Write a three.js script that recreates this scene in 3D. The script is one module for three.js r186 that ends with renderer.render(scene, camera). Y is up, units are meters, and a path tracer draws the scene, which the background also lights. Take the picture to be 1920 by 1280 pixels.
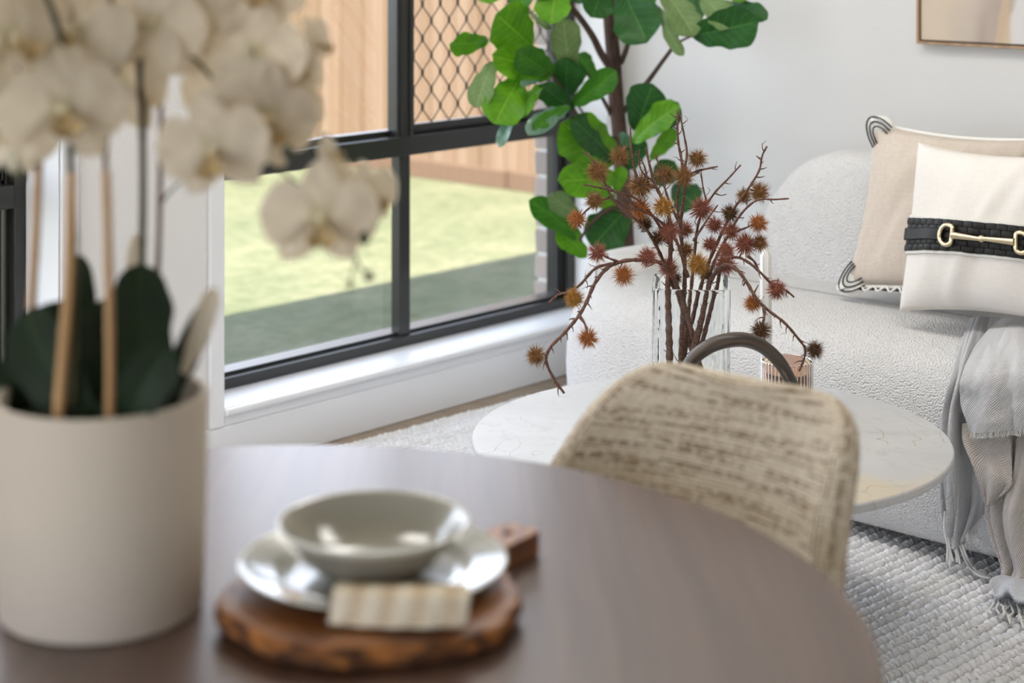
import * as THREE from 'three';
import { mergeGeometries, mergeVertices, toCreasedNormals } from 'three/addons/utils/BufferGeometryUtils.js';
import { RoundedBoxGeometry } from 'three/addons/geometries/RoundedBoxGeometry.js';
import { RectAreaLightUniformsLib } from 'three/addons/lights/RectAreaLightUniformsLib.js';

// ---------------------------------------------------------------- camera, sky, sun, exposure
const scene = new THREE.Scene();
const FOCAL = 3400, HORIZON = -150, EYE = [3.70, 1.42, 4.60], YAW = 0.7393;   // pixels of a 1920 x 1280 frame; lens shifted down
const camera = new THREE.PerspectiveCamera(2 * Math.atan(640 / FOCAL) * 180 / Math.PI, 1.5, 0.05, 200);
camera.position.set(...EYE);
camera.rotation.set(0, YAW, 0);
camera.setViewOffset(1920, 1280, 0, 640 - HORIZON, 1920, 1280);
camera.focus = 3.68;
camera.userData.fStop = 2.9;
scene.add(camera);

const renderer = new THREE.WebGLRenderer({ antialias: true });
renderer.toneMapping = THREE.LinearToneMapping;
renderer.toneMappingExposure = 1.0;
renderer.shadowMap.enabled = true;
renderer.shadowMap.type = THREE.PCFSoftShadowMap;

const SKY_STRENGTH = 1.0;
{
  const W = 256, H = 128, d = new Float32Array(W * H * 4), hor = [5.5, 5.8, 6.6], zen = [1.8, 2.2, 3.0];
  for (let y = 0; y < H; y++) for (let x = 0; x < W; x++) {
    const el = Math.max(0, (y + 0.5) / H * 2 - 1), k = Math.pow(1 - el, 2.2);
    for (let c = 0; c < 3; c++) d[(y * W + x) * 4 + c] = zen[c] + (hor[c] - zen[c]) * k;
    d[(y * W + x) * 4 + 3] = 1;
  }
  const t = new THREE.DataTexture(d, W, H, THREE.RGBAFormat, THREE.FloatType);
  t.mapping = THREE.EquirectangularReflectionMapping; t.magFilter = THREE.LinearFilter; t.needsUpdate = true;
  scene.background = t; scene.environment = t;
  scene.backgroundIntensity = SKY_STRENGTH; scene.environmentIntensity = SKY_STRENGTH;
}
const sun = new THREE.DirectionalLight(0xfff3e2, 25);
sun.position.set(0.41 * 12, 12, 0.55 * 12);
sun.target.position.set(-2, 0, 0);
sun.position.add(sun.target.position);
sun.castShadow = true; sun.shadow.radius = 1;
sun.shadow.mapSize.set(2048, 2048);
Object.assign(sun.shadow.camera, { left: -14, right: 14, top: 14, bottom: -14, near: 0.5, far: 50 });
scene.add(sun, sun.target);
RectAreaLightUniformsLib.init();
const FILL_PANEL = 7.0;               // radiance of the added ceiling fill panels

// ---------------------------------------------------------------- helpers
let seed = 12345;
const rnd = () => { seed = (seed + 0x6d2b79f5) | 0; let t = Math.imul(seed ^ (seed >>> 15), 1 | seed); t = (t + Math.imul(t ^ (t >>> 7), 61 | t)) ^ t; return ((t ^ (t >>> 14)) >>> 0) / 4294967296; };
const rr = (a, b) => a + (b - a) * rnd();
const V = (x, y, z) => new THREE.Vector3(x, y, z);
const lerp = (a, b, t) => a + (b - a) * t, clamp = (x, a = 0, b = 1) => Math.min(b, Math.max(a, x));
const sstep = (a, b, x) => { const t = clamp((x - a) / (b - a)); return t * t * (3 - 2 * t); };
const SY = Math.sin(YAW), CY = Math.cos(YAW);
// the place that a pixel of the photograph shows: at a depth, or on a plane of the room
const at = (px, py, f) => { const r = (px - 960) / FOCAL * f; return V(EYE[0] + CY * r - SY * f, EYE[1] - (py - HORIZON) / FOCAL * f, EYE[2] - SY * r - CY * f); };
const onZ = (px, py, z) => at(px, py, (EYE[2] - z) / (SY * (px - 960) / FOCAL + CY));
const onY = (px, py, h) => at(px, py, FOCAL * (EYE[1] - h) / (py - HORIZON));
const crv = (a, b, c, d, t) => 0.5 * (2 * b + (c - a) * t + (2 * a - 5 * b + 4 * c - d) * t * t + (3 * b - a - 3 * c + d) * t * t * t);
function table(rows, x) {            // rows [x, v...] increasing or decreasing in x: smooth look-up
  const up = rows[0][0] < rows[rows.length - 1][0];
  let i = 0;
  while (i < rows.length - 2 && (up ? x > rows[i + 1][0] : x < rows[i + 1][0])) i++;
  const t = clamp((x - rows[i][0]) / (rows[i + 1][0] - rows[i][0])), a = rows[Math.max(0, i - 1)], b = rows[i], c = rows[i + 1], d = rows[Math.min(rows.length - 1, i + 2)];
  return b.slice(1).map((_, k) => crv(a[k + 1], b[k + 1], c[k + 1], d[k + 1], t));
}
const taken = new Map();
const numbered = (n) => { const k = taken.get(n) ?? 0; taken.set(n, k + 1); return k ? n + '_' + String(k).padStart(3, '0') : n; };
function shade(o) { o.traverse((m) => { if (m.isMesh) { m.castShadow = true; m.receiveShadow = true; } }); return o; }
function thing(name, label, category, p = [0, 0, 0], group) {
  const o = new THREE.Group(); o.name = numbered(name); o.position.set(...(p.isVector3 ? p.toArray() : p));
  o.userData = { label, category }; if (group) o.userData.group = group;
  scene.add(o); return o;
}
function structure(name, p = [0, 0, 0]) { const o = new THREE.Group(); o.name = name; o.position.set(...p); o.userData = { kind: 'structure' }; scene.add(o); return o; }
// a part whose geometry is given in the room's axes
function part(parent, name, geo, mat, label) {
  const m = new THREE.Mesh(geo, mat); m.name = name; m.castShadow = m.receiveShadow = true;
  const off = V(0, 0, 0); for (let o = parent; o && o !== scene; o = o.parent) off.add(o.position);
  geo.translate(-off.x, -off.y, -off.z);
  if (label) m.userData.label = label;
  parent.add(m); return m;
}
// a part that shares its geometry, placed in its parent's axes
function piece(parent, name, geo, mat, p, q, s) {
  const m = new THREE.Mesh(geo, mat); m.name = name; m.castShadow = m.receiveShadow = true;
  if (p) m.position.copy(p); if (q) m.quaternion.copy(q); if (s) m.scale.set(s.x ?? s, s.y ?? s, s.z ?? s);
  parent.add(m); return m;
}
const box = (x0, x1, y0, y1, z0, z1) => { const g = new THREE.BoxGeometry(x1 - x0, y1 - y0, z1 - z0); g.translate((x0 + x1) / 2, (y0 + y1) / 2, (z0 + z1) / 2); return metric(g); };
const rbox = (x0, x1, y0, y1, z0, z1, r = 0.004, n = 2) => { const g = new RoundedBoxGeometry(x1 - x0, y1 - y0, z1 - z0, n, Math.min(r, (x1 - x0) / 2.01, (y1 - y0) / 2.01, (z1 - z0) / 2.01)); g.translate((x0 + x1) / 2, (y0 + y1) / 2, (z0 + z1) / 2); return metric(g); };
function metric(g) {                 // uv in metres from the facing axis
  if (g.index) { const h = g.toNonIndexed(); g.copy(h); g.setIndex(null); }
  const p = g.attributes.position, n = g.attributes.normal, uv = new Float32Array(p.count * 2);
  for (let i = 0; i < p.count; i++) {
    const ax = Math.abs(n.getX(i)), ay = Math.abs(n.getY(i)), az = Math.abs(n.getZ(i));
    if (ay >= ax && ay >= az) { uv[2 * i] = p.getX(i); uv[2 * i + 1] = p.getZ(i); } else if (ax >= az) { uv[2 * i] = p.getZ(i); uv[2 * i + 1] = p.getY(i); } else { uv[2 * i] = p.getX(i); uv[2 * i + 1] = p.getY(i); }
  }
  g.setAttribute('uv', new THREE.BufferAttribute(uv, 2)); return g;
}
function merge(list) {
  const gs = list.map((g) => { const h = g.index ? g.toNonIndexed() : g; for (const k of Object.keys(h.attributes)) if (!['position', 'normal', 'uv'].includes(k)) h.deleteAttribute(k);
    if (!h.attributes.uv) h.setAttribute('uv', new THREE.BufferAttribute(new Float32Array(h.attributes.position.count * 2), 2)); return h; });
  return mergeGeometries(gs);
}
// rows of points -> smooth surface; uv given in metres by length along rows and columns
function gridGeo(P, closedU = false, uvf) {
  const nv = P.length, nu = P[0].length, pos = [], uv = [], idx = [];
  const du = [0]; const mid = P[nv >> 1]; for (let i = 1; i < nu; i++) du.push(du[i - 1] + mid[i].distanceTo(mid[i - 1]));
  let lv = 0;
  for (let j = 0; j < nv; j++) {
    if (j) lv += P[j][nu >> 1].distanceTo(P[j - 1][nu >> 1]);
    for (let i = 0; i < nu; i++) { pos.push(P[j][i].x, P[j][i].y, P[j][i].z); const q = uvf ? uvf(i, j, P[j][i]) : [du[i], lv]; uv.push(q[0], q[1]); }
  }
  for (let j = 0; j < nv - 1; j++) for (let i = 0; i < nu - 1; i++) { const a = j * nu + i, b = a + 1, c = a + nu, d = c + 1; idx.push(a, c, b, b, c, d); }
  const g = new THREE.BufferGeometry();
  g.setAttribute('position', new THREE.Float32BufferAttribute(pos, 3)); g.setAttribute('uv', new THREE.Float32BufferAttribute(uv, 2)); g.setIndex(idx);
  g.computeVertexNormals();
  if (closedU) { const n = g.attributes.normal; for (let j = 0; j < nv; j++) { const a = j * nu, b = a + nu - 1; const x = n.getX(a) + n.getX(b), y = n.getY(a) + n.getY(b), z = n.getZ(a) + n.getZ(b), l = Math.hypot(x, y, z) || 1; n.setXYZ(a, x / l, y / l, z / l); n.setXYZ(b, x / l, y / l, z / l); } }
  return g;
}
function gridNormals(P) {
  return P.map((row, j) => row.map((p, i) => {
    const a = P[j][Math.min(i + 1, row.length - 1)].clone().sub(P[j][Math.max(i - 1, 0)]), b = P[Math.min(j + 1, P.length - 1)][i].clone().sub(P[Math.max(j - 1, 0)][i]);
    return b.cross(a).normalize();
  }));
}
// a sheet with thickness: front, back and a rounded rim
function thick(P, t, rim = 2) {
  const N = gridNormals(P), nv = P.length, nu = P[0].length, T = (j, i) => (typeof t === 'function' ? t(j / (nv - 1), i / (nu - 1)) : t) / 2;
  const rows = [];
  const F = P.map((r, j) => r.map((p, i) => p.clone().addScaledVector(N[j][i], T(j, i)))), B = P.map((r, j) => r.map((p, i) => p.clone().addScaledVector(N[j][i], -T(j, i))));
  const front = gridGeo(F), back = gridGeo(B.map((r) => r.slice().reverse()));
  const loop = []; for (let i = 0; i < nu; i++) loop.push([0, i]); for (let j = 1; j < nv; j++) loop.push([j, nu - 1]); for (let i = nu - 2; i >= 0; i--) loop.push([nv - 1, i]); for (let j = nv - 2; j >= 0; j--) loop.push([j, 0]);
  const out = loop.map(([j, i]) => { const o = V(0, 0, 0); const across = (d, a, b) => { const e = a.clone().sub(b).normalize(), q = d.clone().addScaledVector(e, -d.dot(e)); o.add((q.lengthSq() > 1e-14 ? q : d).normalize()); };
    if (i === 0) across(P[j][0].clone().sub(P[j][1]), P[Math.min(j + 1, nv - 1)][0], P[Math.max(j - 1, 0)][0]); if (i === nu - 1) across(P[j][nu - 1].clone().sub(P[j][nu - 2]), P[Math.min(j + 1, nv - 1)][nu - 1], P[Math.max(j - 1, 0)][nu - 1]); if (j === 0) across(P[0][i].clone().sub(P[1][i]), P[0][Math.min(i + 1, nu - 1)], P[0][Math.max(i - 1, 0)]); if (j === nv - 1) across(P[nv - 1][i].clone().sub(P[nv - 2][i]), P[nv - 1][Math.min(i + 1, nu - 1)], P[nv - 1][Math.max(i - 1, 0)]); return o.normalize(); });
  for (let k = 0; k <= rim * 2; k++) { const a = Math.PI * k / (rim * 2) - Math.PI / 2; rows.push(loop.map(([j, i], q) => P[j][i].clone().addScaledVector(N[j][i], -Math.sin(a) * T(j, i)).addScaledVector(out[q], Math.cos(a) * T(j, i) * 0.9))); }
  return merge([front, back, gridGeo(rows)]);
}
// control rows -> fine rows (Catmull-Rom both ways)
function refine(C, nu, nv, f) {
  const R = [], m = C.length - 1, n = C[0].length - 1, get = (j, i) => C[clamp(j, 0, m)][clamp(i, 0, n)];
  for (let b = 0; b <= nv; b++) {
    const v = b / nv * m, j = Math.min(Math.floor(v), m - 1), tv = v - j, row = [];
    for (let a = 0; a <= nu; a++) {
      const u = a / nu * n, i = Math.min(Math.floor(u), n - 1), tu = u - i, q = [];
      for (const k of ['x', 'y', 'z']) { const h = [-1, 0, 1, 2].map((dj) => crv(get(j + dj, i - 1)[k], get(j + dj, i)[k], get(j + dj, i + 1)[k], get(j + dj, i + 2)[k], tu)); q.push(crv(...h, tv)); }
      const p = V(...q); if (f) f(p, a / nu, b / nv); row.push(p);
    }
    R.push(row);
  }
  return R;
}
function tube(pts, rad, n = 24, m = 6, cap = true) {
  const c = new THREE.CatmullRomCurve3(pts, false, 'centripetal'), P = [], fr = c.computeFrenetFrames(n, false);
  const ring = (t, i, k = 1) => { const o = c.getPointAt(t), r = (typeof rad === 'function' ? rad(t) : rad) * k, row = []; for (let a = 0; a <= m; a++) { const w = a / m * Math.PI * 2; row.push(o.clone().addScaledVector(fr.normals[i], -Math.cos(w) * r).addScaledVector(fr.binormals[i], Math.sin(w) * r)); } return row; };
  if (cap) P.push(ring(0, 0, 0.01));
  for (let i = 0; i <= n; i++) P.push(ring(i / n, i));
  if (cap) P.push(ring(1, n, 0.01));
  return gridGeo(P, true);
}
const lathe = (prof, n = 64, p = [0, 0, 0]) => { const g = new THREE.LatheGeometry(prof.map(([r, y]) => new THREE.Vector2(Math.max(r, 0.00001), y)), n); g.translate(...p); return g; };
// rings of a rounded rectangle, each [inset, height], lofted into one closed skin
function loft(cx, cz, hx, hz, r, rings, turn = 0, nc = 10, ne = 10, byLength = false) {
  const P = rings.map(([o, y, w = 0]) => {
    const ax = Math.max(hx - o, 0.0005), az = Math.max(hz - o, 0.0005), q = Math.min(Math.max(r - o, Math.min(r, 0.012)), ax, az), row = [];
    const cs = [[ax - q, az - q, 0], [-(ax - q), az - q, 1], [-(ax - q), -(az - q), 2], [ax - q, -(az - q), 3]];
    for (let k = 0; k < 4; k++) {
      const [x, z, s] = cs[k];
      for (let a = 0; a <= nc; a++) { const w2 = (s + a / nc) * Math.PI / 2; row.push([x + q * Math.cos(w2), z + q * Math.sin(w2)]); }
      const [x2, z2, s2] = cs[(k + 1) % 4], w3 = (s2 === 0 ? 4 : s2) * Math.PI / 2, e0 = row[row.length - 1], e1 = [x2 + q * Math.cos(w3), z2 + q * Math.sin(w3)];
      for (let a = 1; a < ne; a++) row.push([lerp(e0[0], e1[0], a / ne), lerp(e0[1], e1[1], a / ne)]);
    }
    row.push(row[0].slice());
    return row.map(([x, z]) => V(cx + x * Math.cos(turn) + z * Math.sin(turn), y + w, cz - x * Math.sin(turn) + z * Math.cos(turn)));
  });
  return gridGeo(P, true, byLength ? undefined : (i, j, p) => [p.x, p.y + p.z]);
}
// tileable noise
function lattice(n, s) { const a = new Float32Array(n * n); let q = s | 0; for (let i = 0; i < n * n; i++) { q = Math.imul(q ^ (q >>> 15), 0x2c1b3c6d) + 0x9e3779b9 | 0; a[i] = ((q ^ (q >>> 13)) >>> 0) / 4294967296; } return a; }
const lats = new Map();
function noise(u, v, nx, ny = nx, s = 1) {   // u, v in 0..1, period 1
  const key = s; if (!lats.has(key)) lats.set(key, lattice(256, s * 7919 + 13)); const L = lats.get(key);
  const x = u * nx, y = v * ny, i = Math.floor(x), j = Math.floor(y), a = x - i, b = y - j, sx = a * a * (3 - 2 * a), sy = b * b * (3 - 2 * b), w = (p, q) => L[((q % ny + ny) % ny) * 256 + ((p % nx + nx) % nx)];
  return lerp(lerp(w(i, j), w(i + 1, j), sx), lerp(w(i, j + 1), w(i + 1, j + 1), sx), sy);
}
const fbm = (u, v, n, o = 4, s = 1) => { let a = 0.5, t = 0, k = 0; for (let i = 0; i < o; i++, n *= 2, a *= 0.5) { t += a * noise(u, v, Math.min(n, 256), Math.min(n, 256), s + i); k += a; } return t / k; };
function tex(w, h, fn, srgb = true, rep = [1, 1]) {
  const d = new Uint8Array(w * h * 4);
  for (let y = 0; y < h; y++) for (let x = 0; x < w; x++) { const c = fn((x + 0.5) / w, (y + 0.5) / h, x, y), o = (y * w + x) * 4; if (typeof c === 'number') d[o] = d[o + 1] = d[o + 2] = clamp(c) * 255; else for (let k = 0; k < 3; k++) d[o + k] = clamp(c[k] / 255) * 255; d[o + 3] = 255; }
  const t = new THREE.DataTexture(d, w, h); t.wrapS = t.wrapT = THREE.RepeatWrapping; t.magFilter = THREE.LinearFilter; t.minFilter = THREE.LinearMipmapLinearFilter; t.generateMipmaps = true;
  if (srgb) t.colorSpace = THREE.SRGBColorSpace; t.repeat.set(...rep); t.needsUpdate = true; return t;
}
function canvasTex(w, h, draw, rep = [1, 1], srgb = true) { const c = document.createElement('canvas'); c.width = w; c.height = h; draw(c.getContext('2d'), w, h); const t = new THREE.CanvasTexture(c); t.wrapS = t.wrapT = THREE.RepeatWrapping; if (srgb) t.colorSpace = THREE.SRGBColorSpace; t.repeat.set(...rep); return t; }
const mixc = (a, b, t) => a.map((x, i) => x + (b[i] - x) * t);
const std = (o) => new THREE.MeshStandardMaterial({ roughness: 0.8, side: THREE.DoubleSide, ...o });
const phy = (o) => new THREE.MeshPhysicalMaterial({ roughness: 0.5, side: THREE.DoubleSide, ...o });
const lin = (r, g, b) => new THREE.Color().setRGB(r, g, b);

// ---------------------------------------------------------------- materials
const plasterBump = tex(256, 256, (u, v) => fbm(u, v, 32, 3, 40), false, [2.5, 2.5]);
const M = {};
M.wall = std({ color: lin(0.70, 0.685, 0.66), roughness: 0.9, bumpMap: plasterBump, bumpScale: 0.0008 });
M.trim = phy({ color: lin(0.77, 0.77, 0.77), roughness: 0.35 });
M.ceiling = std({ color: lin(0.85, 0.85, 0.84), roughness: 0.95 });
M.alu = phy({ color: lin(0.018, 0.0175, 0.0155), roughness: 0.30, clearcoat: 0.15, clearcoatRoughness: 0.15 });
M.gasket = std({ color: lin(0.006, 0.006, 0.007), roughness: 0.6 });
M.grille = std({ color: lin(0.035, 0.024, 0.014), roughness: 0.5 });
M.pane = phy({ color: lin(0.97, 0.985, 0.975), roughness: 0, transmission: 1, thickness: 0, ior: 1.5 });
M.floor = phy({ roughness: 0.45, map: tex(512, 512, (u, v) => { const g = noise(u, v, 6, 90, 5) * 0.6 + noise(u, v, 12, 220, 6) * 0.4; return mixc([132, 116, 98], [164, 148, 130], g); }, true, [0.6, 0.6]) });

// ---------------------------------------------------------------- the room
const RX = 6.5, RZ = 7.6, RY = 2.55, DEEP = 0.135;     // room size; depth of the window reveal
const W1 = [0.084, 1.654], W2 = [2.140, 3.696], SILL = 0.162, HEAD = 2.12;
{
  const fl = new THREE.Mesh(box(0, RX, -0.10, 0, 0, RZ), M.floor); fl.name = 'floor'; fl.userData = { kind: 'structure' }; fl.receiveShadow = fl.castShadow = true; scene.add(fl);
  const ce = new THREE.Mesh(box(0, RX, RY, RY + 0.06, 0, RZ), M.ceiling); ce.name = 'ceiling'; ce.userData = { kind: 'structure' }; ce.receiveShadow = ce.castShadow = true; scene.add(ce);
  const ww = structure('wall_window');
  const X0 = -0.235, y0 = SILL - 0.022;
  part(ww, 'wall_section', merge([box(X0, 0, -0.10, y0, W1[0], W2[1]), box(X0, 0, HEAD, RY, W1[0], W2[1]), box(X0, 0, -0.10, RY, 0, W1[0]), box(X0, 0, y0, HEAD, W1[1], W2[0]), box(X0, 0, -0.10, RY, W2[1], RZ)]), M.wall);
  const wb = structure('wall_back'); part(wb, 'wall_section', box(-0.235, RX + 0.2, -0.10, RY, -0.2, 0), M.wall);
  const wr = structure('wall_right'); part(wr, 'wall_section', box(RX, RX + 0.2, -0.10, RY, 0, RZ), M.wall);
  const wf = structure('wall_front');
  part(wf, 'wall_section', merge([box(-0.235, 0.6, -0.10, RY, RZ, RZ + 0.2), box(5.9, RX + 0.2, -0.10, RY, RZ, RZ + 0.2), box(0.6, 5.9, 2.3, RY, RZ, RZ + 0.2)]), M.wall);
  const rf = structure('roof'); part(rf, 'roof_slab', box(-0.66, RX + 0.7, RY + 0.06, RY + 0.22, -0.6, RZ + 0.7), std({ color: lin(0.18, 0.18, 0.19) }));
  part(rf, 'gutter', rbox(-0.76, -0.655, RY - 0.04, RY + 0.10, -0.6, RZ + 0.7, 0.02), std({ color: lin(0.08, 0.08, 0.08), roughness: 0.4 }));
  // skirting and architraves
  const bb = structure('baseboard_window'); part(bb, 'baseboard', rbox(0, 0.014, 0, 0.118, 0.014, RZ, 0.005), M.trim);
  const bk = structure('baseboard_back'); part(bk, 'baseboard', rbox(0, RX, 0, 0.118, 0, 0.014, 0.005), M.trim);
  let k = 1;
  for (const [z0, z1] of [W1, W2]) {
    const tr = structure('trim_' + k++), A = 0.046, T = 0.016;
    part(tr, 'architrave', rbox(0, T, 0.118, HEAD + A, z1, z1 + A, 0.004), M.trim);
    part(tr, 'architrave', rbox(0, T, 0.118, HEAD + A, Math.max(0.016, z0 - A), z0, 0.004), M.trim);
    part(tr, 'architrave', rbox(0, T, HEAD, HEAD + A, z0, z1, 0.004), M.trim);
    part(tr, 'apron', rbox(0, T - 0.002, 0.118, SILL - 0.014, z0, z1, 0.003), M.trim);
    part(tr, 'window_sill', merge([rbox(-DEEP, 0.004, SILL - 0.022, SILL, z0 + 0.001, z1 - 0.001, 0.003), rbox(0.0055, 0.024, SILL - 0.018, SILL, z0, z1, 0.006, 3)]), M.trim);
    part(tr, 'reveal', merge([rbox(-DEEP, 0.002, SILL, HEAD, z1 - 0.004, z1, 0.001), rbox(-DEEP, 0.002, SILL, HEAD, z0, z0 + 0.004, 0.001), rbox(-DEEP, 0.002, HEAD - 0.004, HEAD, z0, z1, 0.001)]), M.trim);
  }
}
function windowUnit(name, z0, z1) {
  const w = structure(name, [-DEEP, SILL, (z0 + z1) / 2]);
  const X = -DEEP, B = -0.225, mid = (z0 + z1) / 2 - 0.018, rl = 0.724, rh = 0.793;
  const a = z0 + 0.004, b = z1 - 0.004, y0 = SILL, y1 = HEAD - 0.004;
  // outer frame: a proud inner lip, a groove and the track behind
  part(w, 'frame', merge([
    rbox(X - 0.028, X, y0, y0 + 0.031, a, b, 0.003), rbox(B, X - 0.026, y0, y0 + 0.040, a, b, 0.002),
    rbox(X - 0.03, X, y0, y1, a, a + 0.03, 0.003), rbox(B, X - 0.026, y0, y1, a, a + 0.04, 0.002), rbox(X - 0.03, X, y0, y1, b - 0.03, b, 0.003), rbox(B, X - 0.026, y0, y1, b - 0.05, b, 0.002),
    rbox(B, X, y1 - 0.05, y1, a, b, 0.003)]), M.alu);
  part(w, 'gasket', merge([box(X - 0.045, X - 0.02, y0 + 0.026, y0 + 0.0335, a + 0.03, b - 0.03), box(X - 0.048, X - 0.028, y0 + 0.03, y1 - 0.05, a + 0.0505, a + 0.056)]), M.gasket);
  part(w, 'transom', merge([rbox(X - 0.05, X, rl, rh - 0.012, a + 0.03, b - 0.03, 0.003), rbox(B, X - 0.048, rl + 0.006, rh + 0.004, a + 0.03, b - 0.03, 0.002)]), M.alu);
  part(w, 'mullion', merge([rbox(X - 0.044, X - 0.012, y0 + 0.03, rl + 0.01, mid - 0.023, mid + 0.022, 0.003), rbox(X - 0.056, X - 0.040, y0 + 0.03, rl + 0.01, mid - 0.016, mid + 0.014, 0.002)]), M.alu, 'lower mullion between the two fixed panes');
  part(w, 'mullion', merge([rbox(X - 0.028, X - 0.002, rh - 0.014, y1 - 0.04, mid - 0.030, mid - 0.016, 0.003), rbox(X - 0.040, X - 0.010, rh - 0.014, y1 - 0.04, mid - 0.018, mid + 0.016, 0.002), rbox(X - 0.040, X - 0.014, rh - 0.014, y1 - 0.04, mid + 0.014, mid + 0.030, 0.003), rbox(X - 0.060, X - 0.038, rh - 0.014, y1 - 0.04, mid - 0.006, mid + 0.026, 0.003)]), M.alu, 'upper mullion where the sashes meet');
  const G = -0.184;
  for (const [ya, yb, za, zb] of [[y0 + 0.038, rl + 0.012, a + 0.038, mid - 0.012], [y0 + 0.038, rl + 0.012, mid + 0.012, b - 0.038], [rh, y1 - 0.045, a + 0.038, mid - 0.004], [rh, y1 - 0.045, mid + 0.024, b - 0.038]]) {
    const g = new THREE.PlaneGeometry(zb - za, yb - ya); g.rotateY(Math.PI / 2); g.translate(G, (ya + yb) / 2, (za + zb) / 2);
    part(w, 'glass_pane', g, M.pane);
  }
  // security screen of expanded diamond mesh on the sliding half
  const sc = new THREE.Group(); sc.name = 'security_screen'; w.add(sc);
  const sx = X - 0.040, sa = a + 0.032, sb = mid - 0.031, ya = rh - 0.004, yb = y1 - 0.05;
  part(sc, 'screen_frame', merge([rbox(sx - 0.008, sx + 0.012, ya, ya + 0.022, sa, sb, 0.002), rbox(sx - 0.008, sx + 0.012, yb - 0.02, yb, sa, sb, 0.002), rbox(sx - 0.008, sx + 0.012, ya, yb, sa, sa + 0.014, 0.002)]), M.alu);
  const CW = 0.0765, CH = 0.1035;     // diamond width and height
  const n = Math.ceil((yb - ya) / (CH / 2)), strand = (ph) => {
    const L = [];
    for (let i = 0; i < n; i++) {
      const s = (i + ph) % 2 ? 1 : -1, yA = i * CH / 2, yB = (i + 1) * CH / 2, h = CW / 4 - 0.0018, kn = 0.0075;
      if (yB > yb - ya - 0.015) break;
      L.push(tube([V(0, yA + kn, -s * h), V(0, lerp(yA, yB, 0.3), -s * h * 0.55), V(0, lerp(yA, yB, 0.7), s * h * 0.55), V(0, yB - kn, s * h)], 0.0025, 6, 4, false));
      L.push(rbox(-0.002, 0.002, yB - kn - 0.001, yB + kn + 0.001, s * h - 0.0034, s * h + 0.0034, 0.001, 1));
    }
    return merge(L);
  };
  const SA = strand(0), SB = strand(1);
  for (let i = 0, z = sb - 0.012; z > sa + 0.02; i++, z -= CW / 2) piece(sc, 'grille_strand', i % 2 ? SA : SB, M.grille, V(sx + DEEP, ya + 0.016 - SILL, z - (z0 + z1) / 2));
  return w;
}
windowUnit('window_1', ...W1);
windowUnit('window_2', ...W2);
{
  // unseen wide sliding door behind the camera, placed to light the room from there
  const d = structure('unseen_door_1', [3.25, 0, RZ]);
  part(d, 'frame', merge([rbox(0.6, 5.9, 0, 0.04, RZ + 0.03, RZ + 0.13), rbox(0.6, 5.9, 2.25, 2.3, RZ + 0.03, RZ + 0.13), ...[0.6, 1.9, 3.22, 4.54, 5.84].map((x) => rbox(x, x + 0.06, 0.03, 2.26, RZ + 0.04, RZ + 0.12))]), M.alu);
  for (const x of [0.65, 1.95, 3.27, 4.59]) { const g = new THREE.PlaneGeometry(1.27, 2.22); g.translate(x + 0.64, 1.145, RZ + 0.08); part(d, 'glass_pane', g, M.pane); }
}
// brick jamb outside the far edge of the window
{
  const j = structure('brick_jamb', [-0.235, -0.12, 0.03]);
  const mk = (s) => { const m = []; const w = 0.105, h = 0.076, g = new RoundedBoxGeometry(0.075, h, w, 1, 0.006); const p = g.attributes.position; let q = s; for (let i = 0; i < p.count; i++) { const k = Math.sin(p.getY(i) * 170 + s * 3) * 0.0025 + Math.sin(p.getZ(i) * 90 + s) * 0.002; p.setX(i, p.getX(i) + (p.getX(i) < 0 ? k : 0)); } g.computeVertexNormals(); return metric(g); };
  const vs = [mk(0), mk(1), mk(2)], ms = [[0.30, 0.25, 0.215], [0.33, 0.275, 0.24], [0.27, 0.225, 0.195]].map((c) => std({ color: lin(...c), roughness: 0.95 }));
  part(j, 'mortar', box(-0.300, -0.236, -0.12, HEAD, -0.02, 0.083), std({ color: lin(0.5, 0.48, 0.45), roughness: 1 }));
  for (let i = 0; i < 26; i++) piece(j, 'brick', vs[i % 3], ms[(i * 7) % 3], V(-0.040 - rr(0, 0.004), 0.045 + i * 0.086, 0.003));
}
// added ceiling fill panels, out of view, brightening the sofa, rug and corner wall
for (const [x, z] of [[1.0, 1.6], [2.6, 1.9], [0.8, 3.25]]) {
  const spot = { 1: 'over the fig tree and sofa end', 2.6: 'above the far end of the sofa', 0.8: 'beside the pier between the windows' }[x];
  const t = thing('added_fill_panel', 'added flat ceiling fill panel out of view ' + spot, 'fill light', [x, RY, z]);
  part(t, 'frame', merge([rbox(x - 0.62, x + 0.62, RY - 0.03, RY - 0.001, z - 0.32, z - 0.30, 0.004), rbox(x - 0.62, x + 0.62, RY - 0.03, RY - 0.001, z + 0.30, z + 0.32, 0.004), rbox(x - 0.62, x - 0.60, RY - 0.03, RY - 0.001, z - 0.30, z + 0.30, 0.004), rbox(x + 0.60, x + 0.62, RY - 0.03, RY - 0.001, z - 0.30, z + 0.30, 0.004)]), M.trim);
  part(t, 'diffuser', rbox(x - 0.60, x + 0.60, RY - 0.022, RY - 0.004, z - 0.30, z + 0.30, 0.002), std({ color: lin(0.8, 0.8, 0.8), emissive: lin(1, 0.97, 0.93), emissiveIntensity: 1.0 }));
  const l = new THREE.RectAreaLight(new THREE.Color().setRGB(1, 0.955, 0.90), FILL_PANEL, 1.2, 0.6);
  l.position.set(x, RY - 0.032, z); l.rotation.x = -Math.PI / 2; scene.add(l);
}

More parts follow.
